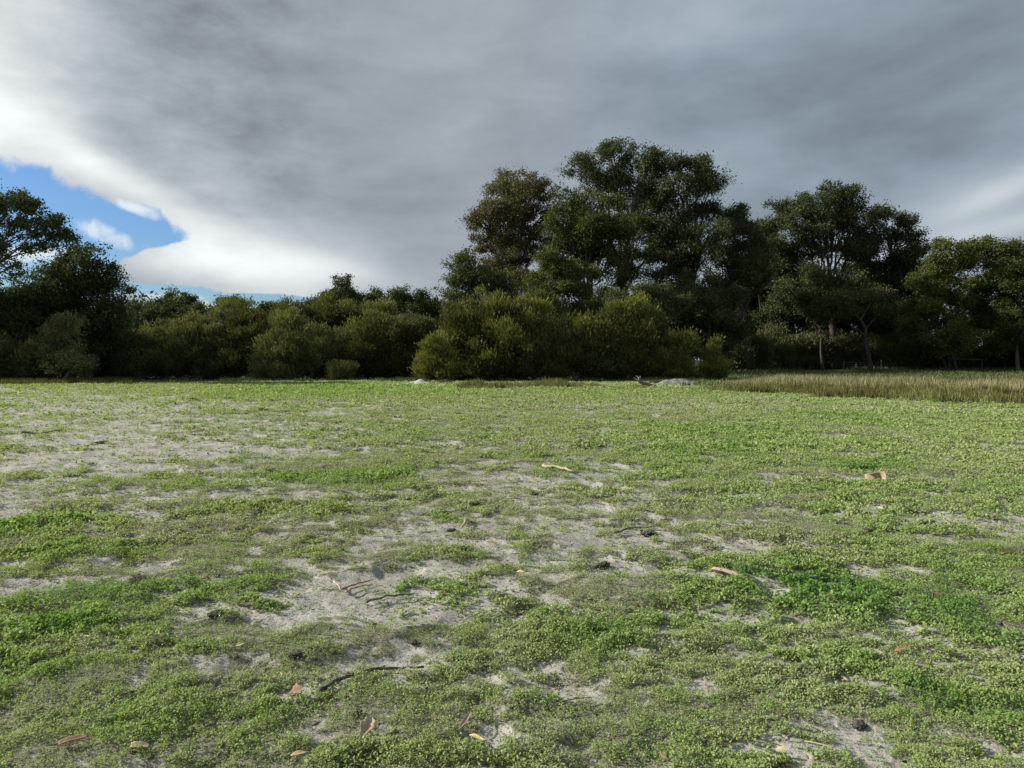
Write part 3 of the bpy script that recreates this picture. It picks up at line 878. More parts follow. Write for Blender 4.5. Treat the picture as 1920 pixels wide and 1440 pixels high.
make_tree('gum_tree', 'tree', 1290, 88, [(1268, 312, 34, 20), (1315, 316, 30, 22), (1335, 345, 24, 22), (1262, 345, 26, 20), (1295, 352, 34, 22), (1250, 380, 34, 24), (1345, 390, 24, 16), (1310, 400, 30, 20), (1262, 415, 50, 32), (1310, 445, 48, 32), (1245, 470, 44, 36), (1300, 500, 50, 36), (1250, 530, 44, 34)],
          'gum', 'dark gum with a twin domed top right of the tallest tree', 125, G_C, trunk_r=.42, dens=.86, clump=.75, leafsize=.22, fork=9, hue=.26)
make_tree('gum_tree', 'tree', 1385, 92, [(1385, 398, 24, 16), (1372, 420, 34, 20), (1395, 440, 32, 24), (1360, 460, 44, 30), (1405, 480, 36, 32), (1370, 510, 40, 28), (1410, 520, 40, 30), (1380, 550, 44, 30)],
          'gum', 'dark gum with a pale tufted top stepping down at the right of the middle trees', 126, G_C, trunk_r=.36, dens=.95, clump=.72, leafsize=.22, hue=.28)
make_tree('gum_tree', 'tree', 1200, 76, [(1150, 560, 34, 24), (1200, 555, 40, 28), (1250, 560, 40, 26), (1180, 590, 44, 24)],
          'gum', 'low bushy tree below the bare limbs of the tallest gum', 127, G_C, dens=.8, clump=.6, leafsize=.19, hue=.45)
make_tree('gum_tree', 'tree', 1330, 84, [(1330, 590, 44, 28), (1290, 610, 40, 30), (1370, 620, 44, 30), (1330, 650, 50, 28)],
          'gum', 'low dark tree behind the small pointed shrub', 128, G_C, dens=.8, clump=.65, leafsize=.21, hue=.22)
make_tree('gum_tree', 'tree', 1425, 108, [(1430, 450, 26, 22), (1430, 490, 30, 30), (1425, 540, 36, 34), (1415, 590, 40, 34)],
          'gum', 'dark gum filling the dip between the middle and right tree groups', 129, G_R, dens=1, clump=.8, leafsize=.26, hue=.2)
make_tree('gum_tree', 'tree', 1560, 102, [(1555, 358, 32, 16), (1590, 372, 26, 16), (1478, 385, 32, 18), (1530, 385, 36, 20), (1600, 400, 32, 22), (1462, 412, 28, 20), (1505, 420, 44, 26), (1560, 415, 46, 28), (1612, 440, 28, 26), (1470, 450, 34, 24), (1530, 462, 38, 22), (1590, 480, 42, 26), (1480, 500, 40, 26), (1550, 520, 50, 26), (1610, 530, 40, 28), (1440, 440, 24, 26), (1450, 480, 34, 30), (1500, 545, 50, 28), (1570, 560, 44, 26)],
          'gum', 'broad dark gum with the highest crown of the right hand group', 130, G_R, trunk_r=.5, dens=.85, clump=.82, leafsize=.25, fork=8.5, hue=.30)
make_tree('gum_tree', 'tree', 1665, 104, [(1652, 400, 30, 16), (1685, 408, 24, 16), (1708, 440, 24, 20), (1640, 425, 24, 16), (1705, 475, 34, 22), (1735, 468, 16, 12), (1680, 500, 40, 24), (1720, 510, 30, 26), (1615, 470, 34, 26), (1625, 505, 40, 28), (1670, 450, 24, 16), (1650, 540, 46, 30), (1705, 560, 40, 30)],
          'gum', 'dark gum with a flat shoulder and a window of sky in its crown', 131, G_R, trunk_r=.42, dens=.9, clump=.8, leafsize=.25, fork=7.5, hue=.22)
make_tree('gum_tree', 'tree', 1795, 88, [(1795, 462, 36, 16), (1850, 466, 38, 18), (1760, 492, 36, 22), (1815, 495, 44, 26), (1865, 505, 34, 24), (1740, 530, 36, 26), (1790, 540, 46, 30), (1845, 550, 44, 30), (1722, 575, 32, 26), (1770, 590, 44, 30), (1705, 620, 30, 24), (1830, 600, 46, 30), (1780, 640, 50, 26)],
          'light_gum', 'olive green bushy tree with drooping sprays left of the right picture edge', 132, G_R, trunk_r=.17, stems=3, dens=.95, clump=.68, leafsize=.22, bark='bark', fork=3.0, hue=.42)
make_tree('gum_tree', 'tree', 1910, 86, [(1905, 476, 34, 18), (1935, 500, 40, 26), (1890, 520, 36, 26), (1930, 550, 44, 34), (1895, 590, 44, 34), (1950, 610, 50, 40), (1900, 645, 44, 26), (2000, 520, 60, 50), (2040, 600, 70, 60)],
          'light_gum', 'dark green tree cut by the right picture edge', 133, G_R, trunk_r=.2, stems=2, dens=.95, clump=.68, leafsize=.22, bark='pale_bark', fork=3.5, hue=.25)
make_tree('gum_tree', 'tree', 1508, 106, [(1500, 560, 44, 28), (1460, 590, 44, 30), (1530, 600, 44, 26), (1480, 635, 50, 28)],
          'gum', 'low dark tree under the highest right hand gum', 134, G_R, dens=.9, clump=.8, leafsize=.25, hue=.18)
make_tree('gum_tree', 'tree', 1668, 104, [(1640, 590, 44, 26), (1680, 610, 44, 28), (1650, 645, 48, 24)],
          'gum', 'low dark tree right of the crooked pale trunk', 135, G_R, dens=.9, clump=.8, leafsize=.25, hue=.2)

make_tree('gum_tree', 'tree', 1265, 98, [(1240, 600, 50, 30), (1290, 590, 50, 30), (1265, 560, 44, 26), (1270, 640, 60, 30), (1225, 640, 44, 30)],
          'gum', 'dark tree filling in behind the trunk of the twin domed gum', 136, G_C, dens=1, clump=.75, leafsize=.24, hue=.25)
make_tree('gum_tree', 'tree', 1130, 100, [(1100, 600, 50, 30), (1150, 570, 50, 30), (1060, 590, 44, 26), (1160, 620, 60, 30), (1190, 590, 44, 30)],
          'gum', 'dark tree filling in behind the gap over the brownish shrub', 137, G_C, dens=1, clump=.75, leafsize=.24, hue=.25)
make_tree('gum_tree', 'tree', 1395, 112, [(1370, 570, 44, 30), (1400, 540, 40, 30), (1380, 610, 50, 30), (1350, 640, 50, 30), (1430, 640, 44, 30)],
          'gum', 'far dark tree seen between the middle and right hand groups', 138, G_R, dens=1, clump=.8, leafsize=.27, hue=.2)
make_tree('gum_tree', 'tree', 1590, 114, [(1580, 570, 50, 30), (1620, 560, 44, 28), (1550, 600, 44, 28), (1700, 590, 44, 28), (1600, 620, 50, 30), (1650, 600, 44, 30)],
          'gum', 'far dark tree behind the crooked trunk', 139, G_R, dens=1, clump=.8, leafsize=.27, hue=.2)

make_tree('gum_tree', 'tree', 1545, 97, [(1530, 525, 46, 28), (1580, 540, 44, 28), (1500, 560, 44, 28), (1550, 580, 50, 28)],
          'gum', 'dark leafy tree standing before the limbs of the broad right gum', 140, G_R, dens=.95, trunk_r=.16, clump=.78, leafsize=.24, hue=.3)
make_tree('gum_tree', 'tree', 1325, 82, [(1310, 530, 44, 28), (1350, 545, 40, 28), (1280, 560, 44, 28), (1330, 580, 44, 26)],
          'gum', 'dark leafy tree standing before the limbs of the twin domed gum', 141, G_C, dens=.8, clump=.7, leafsize=.21, hue=.28)

# crooked pale trunk, mostly bare
def crooked():
    Y = 93.0
    pts = [(1634, 692), (1628, 662), (1622, 640), (1624, 618), (1614, 600), (1600, 588)]
    P = np.array([at(a, b, Y) for a, b in pts])
    bz = height1(P[0][0], Y) - .1
    O = np.array([P[0][0], Y, bz]); P[0][2] = bz
    root = empty('gum_tree', tuple(O), 'crooked pale trunked gum tree bare low down before the dark right trees', 'tree', G_R)
    t = np.linspace(0, 5, 22)
    P2 = np.stack([np.interp(t, range(6), P[:, i]) for i in range(3)], -1)
    P2[1:-1] = (P2[:-2] + P2[1:-1] * 2 + P2[2:]) / 4
    W = Tubes()
    W.add(P2 - O, np.linspace(.27, .14, 22), 9)
    for a, b, r in (((1622, 630), (1598, 614), .13), ((1614, 600), (1640, 560), .15), ((1606, 592), (1580, 566), .13), ((1598, 614), (1590, 612), .07), ((1622, 620), (1650, 588), .11)):
        p0, p2 = at(*a, Y), at(*b, Y + .6)
        W.add(bez(p0, (p0 + p2) / 2 + np.array([0, 0, .35]), p2, 6) - O, np.linspace(r, r * .4, 6), 6)
    W.build('trunk', M['bark'], root)
    rng = np.random.default_rng(77)
    Cs = []
    for (a, b, rx, ry) in ((1640, 552, 30, 16), (1580, 558, 28, 16), (1655, 580, 20, 12), (1596, 584, 16, 9)):
        c = at(a, b, Y + .5)
        n = 1500
        v = rng.normal(size=(n, 3)) * .5
        Cs.append(c + v * np.array([rx, rx * .8, ry]) * Y / F)
    C = np.concatenate(Cs)
    n = len(C)
    V, Q = leaf_quads(C - O, rng.normal(size=(n, 3)), .24 * rng.uniform(.6, 1.4, n), .13 * rng.uniform(.6, 1.4, n), rng, .05)
    mesh_obj('crown', V, Q, M['dark_shrub'], root, attrs={'hue': np.full(n * 4, .3), 'rnd': np.repeat(rng.random(n), 4)})
crooked()

# shrubs
def shrub(px, Y, lobes, leaf, label, seed, hue=.45, dens=1.0, clump=.55, leafsize=.22, stems=5, group=G_S, bark='stem', name='shrub', tr=.09):
    return make_tree(name, 'shrub', px, Y, lobes, leaf, label, seed, group, bark=bark, trunk_r=tr, stems=stems, leafsize=leafsize,
                     dens=dens, shrub=True, clump=clump, hue=hue)
shrub(330, 64, [(300, 655, 48, 34), (355, 645, 56, 42), (320, 678, 60, 26), (390, 670, 44, 34)], 'dark_shrub', 'low spreading dark shrub at the left end of the shrub row', 201, hue=.35)
shrub(400, 68, [(395, 615, 50, 32), (440, 605, 44, 34), (400, 650, 44, 40)], 'dark_shrub', 'olive topped shrub rising behind the low spreading one', 202, hue=.5)
shrub(465, 64, [(460, 605, 42, 34), (480, 640, 46, 42), (455, 670, 44, 32)], 'olive', 'upright shrub left of the pale stemmed dark hollow', 203, hue=.22)
shrub(540, 60, [(545, 630, 44, 40), (520, 660, 44, 34), (560, 675, 48, 30)], 'dark_shrub', 'soft grey green shrub in the middle of the left shrub row', 204, hue=.5)
shrub(565, 70, [(560, 600, 46, 26), (620, 600, 50, 30), (600, 630, 50, 34)], 'olive', 'taller olive shrub behind the soft grey green one', 205, hue=.18)
shrub(615, 62, [(610, 650, 40, 40), (600, 678, 44, 26), (640, 640, 34, 30)], 'dark_shrub', 'dark shrub left of the wide domed shrub', 206, hue=.35)
shrub(715, 61, [(715, 625, 62, 38), (675, 650, 44, 40), (755, 645, 40, 40), (715, 670, 70, 36), (660, 685, 36, 22), (765, 680, 34, 26)], 'olive', 'wide domed olive shrub right in the left shrub row', 207, hue=.28)
shrub(670, 72, [(660, 600, 46, 26), (710, 590, 44, 22), (770, 610, 40, 34)], 'dark_shrub', 'shrub showing above the wide domed one', 208, hue=.55)
shrub(645, 58.5, [(640, 694, 18, 10), (655, 697, 16, 8)], 'dark_shrub', 'small shrub at the foot of the wide domed one', 209, hue=.35, leafsize=.16, clump=.35)
shrub(925, 57, [(880, 600, 52, 38), (940, 592, 62, 36), (995, 605, 44, 34), (900, 650, 74, 44), (970, 650, 66, 46), (850, 640, 40, 40), (930, 685, 90, 28), (1015, 660, 34, 46)], 'olive', 'biggest dense olive shrub in the centre of the photo', 210, hue=.32, dens=1.05)
shrub(815, 55, [(820, 665, 30, 34), (805, 690, 26, 20), (840, 690, 30, 22)], 'olive', 'yellow green low spur left of the biggest shrub', 211, hue=.55, leafsize=.18, clump=.45)
shrub(1095, 57, [(1060, 640, 44, 38), (1120, 632, 52, 34), (1080, 670, 60, 36), (1140, 670, 44, 36)], 'olive', 'brownish yellow topped shrub right of the biggest one', 212, hue=.30, dens=1.05)
shrub(1190, 58, [(1165, 595, 40, 32), (1205, 600, 40, 36), (1180, 640, 56, 44), (1222, 640, 22, 34), (1185, 680, 50, 26)], 'olive', 'tall shrub with pale feathery shoots on top', 213, hue=.42)
shrub(1275, 57, [(1278, 648, 22, 26), (1262, 672, 24, 24), (1290, 684, 20, 16)], 'olive', 'bright green feathery shrub above the grey sand heap', 214, hue=.55, leafsize=.2, clump=.45)
shrub(1338, 58, [(1336, 664, 9, 20), (1338, 688, 11, 12), (1343, 645, 5, 10)], 'olive', 'small pointed shrub standing alone left of the reeds', 215, hue=.55, leafsize=.17, clump=.34)
shrub(240, 62, [(215, 650, 50, 34), (190, 680, 60, 26)], 'dark_shrub', 'dark low shrub under the left trees beside the bright opening', 216, hue=.2)
shrub(60, 55, [(30, 670, 60, 34), (90, 685, 50, 20), (-40, 670, 60, 40)], 'dark_shrub', 'dark shrub at the foot of the left edge trees', 217, hue=.25)

# undergrowth below the right trees
ug = [(1372, 92, 24), (1410, 96, 22), (1448, 99, 26), (1490, 101, 24), (1535, 102, 26), (1582, 102, 24), (1660, 101, 26), (1705, 100, 26), (1752, 98, 28), (1800, 97, 26), (1850, 97, 28), (1900, 96, 30), (1960, 95, 34)]
ul = ['dark low bush just right of the small pointed shrub', 'dark bush behind the start of the reed band', 'dark bush under the dip between the tree groups', 'dark bush behind the leftmost fence posts',
      'dark bush below the centre of the broad right gum', 'dark bush left of the crooked pale trunk', 'dark bush right of the crooked pale trunk', 'dark bush below the shouldered gum',
      'dark bush left of the wooden rail', 'dark bush directly behind the wooden rail', 'dark bush right of the wooden rail', 'dark bush near the right picture edge', 'dark bush cut by the right picture edge']
for i, ((px, Y, r), lb) in enumerate(zip(ug, ul)):
    shrub(px, Y, [(px - r * .5, 668, r, 20), (px + r * .6, 662, r, 24), (px, 645, r * 1.1, 26)], 'dark_shrub', lb, 240 + i, hue=.15, group=G_U, clump=.8, leafsize=.3, stems=3)

# far wood closing the view behind everything
def far_wood():
    rng = np.random.default_rng(31)
    Cs = []
    for i in range(1500):
        a = rng.uniform(-1.05, 1.05)
        Y = rng.uniform(122, 150)
        x = a * Y
        px = 960 + a * F
        top = 9.0 + 3.5 * (float(vnoise(np.array([x / 9.]), np.array([.5]), 5)[0]) - .5) * 2
        if px > 1330: top += 3 + 4 * (px < 1760)
        if px < 240: top += 2
        z = rng.random() ** .75 * top
        r = rng.uniform(1.2, 2.2)
        n = 60
        Cs.append(np.array([x, Y, z + .4]) + rng.normal(size=(n, 3)) * .55 * r)
    C = np.concatenate(Cs); C = C[C[:, 2] > .3]; n = len(C)
    V, Q = leaf_quads(C, rng.normal(size=(n, 3)), .75 * rng.uniform(.6, 1.4, n), .45 * rng.uniform(.6, 1.4, n), rng, .05)
    o = mesh_obj('far_wood', V, Q, M['gum'], attrs={'hue': np.repeat(np.clip(.2 + rng.normal(0, .1, n), 0, 1), 4), 'rnd': np.repeat(rng.random(n), 4)})
    tag(o, 'dark far wood closing the view behind the trees and shrubs', 'wood', kind='stuff')
far_wood()
print('tree quads', NQ)

# ------------------------------------------------------------------ fence and rail
def fence():
    Y = 98.0
    x0 = (1440 - 960) / F * Y
    root = empty('wire_fence', (x0, Y, height1(x0, Y)), 'low wire fence with thin weathered posts in front of the right trees', 'fence')
    O = np.array(root.location)
    xs = []
    for px in (1440, 1462, 1481, 1500, 1519, 1539, 1560, 1582, 1605, 1652, 1690, 1728, 1903, 1945):
        yy = Y - (4 if px == 1652 else 0)
        x = (px - 960) / F * yy
        z = height1(x, yy)
        T = Tubes()
        h = (.85 + .25 * ((px * 7) % 5) / 4) if px not in (1652, 1903) else 1.35
        T.add(np.array([[x, yy, z - .2], [x + .01, yy, z + h * .5], [x + .02, yy, z + h]]) - O, [.042, .04, .036], 6)
        o = T.build('post', M['post'], root)
        xs.append((x, yy, z, h))
    for k in (.35, .65, .95):
        T = Tubes()
        pts = [np.array([x, yy, z + k]) for (x, yy, z, h) in xs]
        T.add(np.array(pts) - O, .006, 4)
        T.build('wire', M['wire'], root)
fence()

def rail():
    Y = 92.0
    a, b = at(1780, 673, Y), at(1841, 675, Y)
    za, zb = height1(a[0], Y), height1(b[0], Y)
    root = empty('timber_rail', ((a[0] + b[0]) / 2, Y, za), 'long horizontal timber rail on two posts before the right trees', 'rail')
    O = np.array(root.location)
    T = Tubes(); T.add(np.array([a + [-.25, 0, 0], (a + b) / 2 + [0, 0, .02], b + [.25, 0, 0]]) - O, [.06, .065, .06], 8); T.build('rail', M['post'], root)
    for p, z in ((a, za), (b, zb)):
        T = Tubes(); T.add(np.array([[p[0], Y, z - .2], [p[0], Y, (z + p[2]) / 2], [p[0], Y, p[2] + .06]]) - O, [.085, .08, .075], 8); T.build('post', M['post'], root)
rail()

# ------------------------------------------------------------------ sand heaps, bank, shaded hollow, stump
def mound(name, px, py, w, d, h, mat, label, cat, seed, ridge=0.0):
    rng = np.random.default_rng(seed)
    x, y = gnd(px, py)
    z0 = height1(x, y)
    n, m = 44, 16
    th = np.linspace(0, 2 * math.pi, n, endpoint=False)
    V = []
    for i in range(m + 1):
        r = (i / m)
        for t in th:
            rr = r * (1 + .22 * math.sin(2 * t + seed) + .12 * math.sin(5 * t + 1.3 * seed))
            X = math.cos(t) * rr * w / 2; Yy = math.sin(t) * rr * d / 2
            V.append((X, Yy, 0))
    V = np.array(V)
    r = np.repeat(np.arange(m + 1) / m, n)
    nz = fbm((V[:, 0] + seed * 3) / .5, V[:, 1] / .4, seed, 4)
    V[:, 2] = h * (np.cos(r * math.pi) * .5 + .5) * (.55 + .9 * nz) - .06 * r
    i = np.arange(m)[:, None]; j = np.arange(n)[None, :]
    Q = np.stack([i * n + j, (i + 1) * n + j, (i + 1) * n + (j + 1) % n, i * n + (j + 1) % n], -1).reshape(-1, 4)[n:]
    V = np.vstack([V, [[0, 0, V[0, 2]]]])
    T = [(len(V) - 1, n + k, n + (k + 1) % n) for k in range(n)]
    o = mesh_obj(name, V, Q, M[mat], tri=T, smooth=True)
    o.location = (x, y, z0 - .01)
    tag(o, label, cat)
    return o
mound('sand_heap', 786, 722, 3.0, 2.2, .34, 'sand', 'pale sand heap left of the dark soil bank before the biggest shrub', 'sand heap', 3)
mound('soil_and_shade_bank', 832, 720, 3.2, 2.0, .30, 'brown_soil_and_shade', 'dark brown soil bank right beside the pale sand heap', 'soil bank', 4)
mound('sand_heap', 1272, 723, 5.4, 2.0, .44, 'grey_sand', 'grey sand heap under the bright green feathery shrub', 'sand heap', 5)
mound('soil_and_shade_bank', 1228, 721, 2.0, 1.6, .32, 'brown_soil_and_shade', 'dark mound standing in for the shaded hollow between the root stump and the grey sand heap', 'soil bank', 6)  # dark mound in place of the hollow's shadow
mound('sand_heap', 465, 709, 3.6, 2.2, .24, 'sand', 'low pale sand heap under the left shrub row', 'sand heap', 7)
mound('sand_heap', 560, 715, 7.5, 1.6, .10, 'sand', 'long flat strip of pale sand before the left shrub row', 'sand heap', 8)

def stump():
    x, y = gnd(1205, 727)
    z = height1(x, y)
    root = empty('root_stump', (x, y, z), 'weathered upturned root stump at the field edge below the tall feathery shrub', 'stump')
    T = Tubes()
    T.add([(0.9, .1, .05), (.45, .05, .12), (0, 0, .22), (-.25, 0, .42)], [.05, .09, .13, .10], 8)
    T.build('trunk', M['stick_grey'], root)
    rng = np.random.default_rng(4)
    for k in range(6):
        T = Tubes()
        d = np.array([rng.uniform(-.9, .2), rng.uniform(-.4, .4), rng.uniform(.0, .6)]) * .5
        p = np.array([-.2, 0, .38])
        T.add(bez(p, p + d * .6 + rng.normal(0, .06, 3), p + d, 5), np.linspace(.06, .012, 5), 6)
        T.build('root', M['stick_grey'], root)
stump()

# ------------------------------------------------------------------ litter lying on the field
def place(px, py):
    x, y = gnd(px, py)
    return x, y, height1(x, y)

def stick(pts, r, mat, label, name='stick', lift=.034, cat='stick', twig=None, seed=1):
    rng = np.random.default_rng(seed)
    P = []
    for (px, py) in pts:
        x, y, z = place(px, py)
        P.append((x, y, z + r + lift))
    P = np.array(P)
    n = 4 * (len(P) - 1) + 1
    t = np.linspace(0, len(P) - 1, n)
    P2 = np.stack([np.interp(t, range(len(P)), P[:, i]) for i in range(3)], -1)
    P2[1:-1] += rng.normal(0, r * .35, (n - 2, 3))
    O = P2[0].copy()
    rad = r * np.linspace(1.1, .6, n) * rng.uniform(.85, 1.15, n)
    T = Tubes()
    ends = np.vstack([P2[:1] - (P2[1] - P2[0]) * .02, P2, P2[-1:] + (P2[-1] - P2[-2]) * .05])
    T.add(ends - O, np.concatenate([[.001], rad, [.001]]), 8)
    if twig:
        for (f, dx, dy, dz) in twig:
            i = int(f * (n - 1))
            p = P2[i]; q = p + np.array([dx, dy, dz])
            T.add(bez(p, (p + q) / 2 + rng.normal(0, .004, 3), q, 4) - O, np.linspace(r * .5, r * .2, 4), 5)
    o = T.build(name, M[mat])
    o.location = O
    return tag(o, label, cat)

stick([(598, 1308), (640, 1287), (690, 1268), (740, 1256), (795, 1251)], .010, 'stick_dark', 'long dark branch half buried in the weeds in the left foreground', 'fallen_branch', cat='branch', lift=.022, twig=[(.3, .02, .03, .02), (.62, .03, -.02, .015)], seed=3)
stick([(686, 1139), (725, 1130), (775, 1123)], .008, 'stick_grey', 'straight grey stick right of the reddish twigs', seed=4)
stick([(640, 1117), (665, 1106), (698, 1096)], .006, 'leaf_brown', 'dark reddish twig lying above the tan strip of bark', 'twig', cat='twig', seed=5)
stick([(648, 1122), (668, 1113), (698, 1107)], .008, 'leaf_tan', 'curved tan bark strip below the reddish twig', 'bark_strip', cat='bark', seed=6)
stick([(626, 1101), (634, 1110), (640, 1118)], .007, 'wood_pink', 'short pinkish twig crossing the left end of the reddish one', 'twig', cat='twig', seed=7)
stick([(1018, 884), (1045, 888), (1074, 895)], .022, 'stick_pale', 'pale yellow stick lying on the middle of the field', seed=8)
stick([(866, 996), (873, 988), (879, 981)], .010, 'stick_pale', 'short pale stick beside a dark clod left of centre', seed=9)
stick([(1745, 886), (1800, 893), (1860, 899), (1935, 906)], .013, 'stick_grey', 'long thin grey stick reaching the right picture edge', seed=10)
stick([(8, 1048), (28, 1037), (44, 1027)], .011, 'leaf_tan', 'short tan stick near the left picture edge', seed=11)
stick([(40, 818), (75, 815), (112, 812)], .02, 'stick_grey', 'thin brown stick on the sandy ground far left', seed=12)
stick([(1085, 822), (1100, 829), (1112, 835)], .02, 'stick_dark', 'small dark twig in the yellow green weeds beyond the pale stick', 'twig', cat='twig', seed=13)
stick([(1150, 1010), (1195, 1000), (1240, 1003)], .010, 'stick_grey', 'grey stick along the sandy strip right of centre', seed=14)

def bark_piece(px, py, L, W_, rot, mat, label, curl=.4, name='bark_piece', lift=.03):
    x, y, z = place(px, py)
    nu, nv = 14, 7
    V = []
    rng = np.random.default_rng(int(px))
    for i in range(nu):
        u = i / (nu - 1)
        wv = W_ * (.35 + .65 * math.sin(math.pi * min(1, .15 + u * .85)) ** .7) * rng.uniform(.88, 1.08)
        for j in range(nv):
            v = j / (nv - 1) - .5
            V.append(((u - .5) * L, v * wv, curl * wv * (4 * v * v) * .5 + .012 * math.sin(u * 5) * L * 2))
    Q = [(i * nv + j, (i + 1) * nv + j, (i + 1) * nv + j + 1, i * nv + j + 1) for i in range(nu - 1) for j in range(nv - 1)]
    o = mesh_obj(name, V, Q, M[mat], smooth=True)
    md = o.modifiers.new('thick', 'SOLIDIFY'); md.thickness = .004
    o.location = (x, y, z + lift); o.rotation_euler = (rng.uniform(-.25, .25), rng.uniform(-.12, .12), math.radians(rot))
    return tag(o, label, 'bark')
bark_piece(1372, 1086, .31, .055, -38, 'wood_pink', 'long pale pinkish bark piece left of two dark clods', .5)
bark_piece(138, 1414, .105, .036, 34, 'leaf_brown', 'brown bark piece in the bottom left corner')
bark_piece(262, 1420, .07, .032, 10, 'leaf_tan', 'faded bark piece on the bare spot near the bottom left')

def ring_bark():
    x, y, z = place(1642, 911)
    n, m = 30, 6
    V = []
    for i in range(n):
        t = math.radians(-40 + 275 * i / (n - 1))
        R = .130 + .012 * math.sin(3 * t)
        for j in range(m):
            v = j / (m - 1)
            V.append((math.cos(t) * R * (1 + .10 * v), math.sin(t) * R * .8, .01 + .10 * v * (.75 + .25 * math.sin(2 * t + 1)) + .02 * math.sin(t)))
    Q = [(i * m + j, (i + 1) * m + j, (i + 1) * m + j + 1, i * m + j + 1) for i in range(n - 1) for j in range(m - 1)]
    o = mesh_obj('bark_curl', V, Q, M['leaf_tan'], smooth=True)
    md = o.modifiers.new('thick', 'SOLIDIFY'); md.thickness = .008
    o.location = (x, y, z); o.rotation_euler = (.12, 0, .3)
    tag(o, 'curled ring of tan bark lying in the green weeds on the right', 'bark')
ring_bark()

def dry_leaf(px, py, L, W_, rot, tilt, mat, label, lobed=False, roll=-.25, lift=.04):
    x, y, z = place(px, py)
    rng = np.random.default_rng(int(px + py))
    L *= .85; W_ *= .85
    nu, nv = 15, 7
    V = []
    for i in range(nu):
        u = i / (nu - 1)
        w = math.sin(math.pi * u) ** .8 * (1 - .35 * u)
        if lobed: w *= .72 + .42 * abs(math.sin(u * 9 + 1))
        for j in range(nv):
            v = (j / (nv - 1) - .5)
            V.append(((u - .5) * L, v * W_ * max(w, .04) + .18 * L * (u - .5) ** 2, .45 * abs(v) * W_ * w + .05 * L * math.sin(u * 4) + (rng.uniform(-1, 1) * .02 * W_ if lobed else 0)))
    Q = [(i * nv + j, (i + 1) * nv + j, (i + 1) * nv + j + 1, i * nv + j + 1) for i in range(nu - 1) for j in range(nv - 1)]
    root = mesh_obj('dry_leaf', V, Q, M[mat], smooth=True)
    md = root.modifiers.new('thick', 'SOLIDIFY'); md.thickness = .0012
    root.location = (x, y, z + lift); root.rotation_euler = (math.radians(tilt), roll, math.radians(rot))
    return tag(root, label, 'leaf', 'dry leaves lying on the field')
dry_leaf(556, 1312, .105, .075, -42, 38, 'leaf_brown', 'pinkish brown curled leaf left of the long dark branch', lobed=True)
dry_leaf(690, 1386, .15, .085, 78, 18, 'leaf_tan', 'broad ragged tan leaf in the bottom foreground', lobed=True)
dry_leaf(874, 1374, .15, .030, 68, 20, 'leaf_tan', 'slender curved tan gum leaf right of the ragged leaf')
dry_leaf(893, 1408, .14, .026, -52, 15, 'leaf_yellow', 'slender yellowish gum leaf at the bottom centre')
dry_leaf(292, 1215, .075, .04, 80, 35, 'stick_pale', 'small pale leaf standing in the left foreground weeds')
dry_leaf(408, 1300, .10, .026, 82, 40, 'stick_grey', 'grey green upright leaf left of the brown curled leaf')
dry_leaf(975, 1088, .09, .04, -40, 20, 'leaf_yellow', 'tan leaf on the bare sand below the centre')
dry_leaf(1690, 1231, .10, .03, 12, 15, 'leaf_orange', 'orange leaf at the lower edge of the bare sandy spot')
dry_leaf(1884, 1043, .13, .05, 10, 15, 'leaf_orange', 'orange leaf near the right picture edge')
dry_leaf(368, 817, .45, .16, 10, 10, 'leaf_brown', 'reddish brown frond on the far left sand', lift=.04)
dry_leaf(1290, 993, .10, .05, 5, 15, 'leaf_tan', 'pale tan leaf on the strip of sand right of centre')
dry_leaf(452, 1233, .06, .035, 30, 20, 'leaf_yellow', 'small yellow leaf above the left foreground hollow')
dry_leaf(560, 1436, .08, .03, 0, 15, 'leaf_tan', 'tan leaf on the bottom picture edge')
dry_leaf(1466, 1424, .06, .035, -40, 15, 'leaf_yellow', 'small yellow leaf at the bottom right of centre')
dry_leaf(1560, 1020, .09, .03, -20, 15, 'leaf_brown', 'brown leaf among green weeds right of centre')
dry_leaf(910, 1222, .07, .022, 5, 15, 'leaf_tan', 'narrow tan leaf in the small bare spot at middle front')

for k, (px, py, L, rot, lb) in enumerate([
        (1080, 1330, .16, 20, 'thin pale twig in the weeds at the lower middle'),
        (250, 1130, .14, -15, 'thin grey twig on the weeds above the left front bare spot'),
        (1545, 1420, .15, -35, 'thin yellowish stem lying at the bottom right of centre'),
        (1000, 1170, .12, 25, 'short twig in the weeds left of the bright green patch'),
        (1790, 1235, .17, -20, 'grey twig at the edge of the long bare spot on the right'),
        (480, 1085, .15, 10, 'thin twig left of the reddish twigs')]):
    x, y = gnd(px, py)
    c, s_ = math.cos(math.radians(rot)) * L / 2, math.sin(math.radians(rot)) * L / 2
    P = np.array([[x - c, y - s_, height1(x - c, y - s_) + .035], [x, y, height1(x, y) + .04], [x + c, y + s_, height1(x + c, y + s_) + .03]])
    P2 = bez(P[0], P[1] + [0, .01, 0], P[2], 8)
    T = Tubes(); T.add(P2 - P2[0], .0035 * np.linspace(1.1, .5, 8), 6)
    o = T.build('twig', M['stick_grey' if k != 2 else 'stick_pale']); o.location = P2[0]
    tag(o, lb, 'twig')

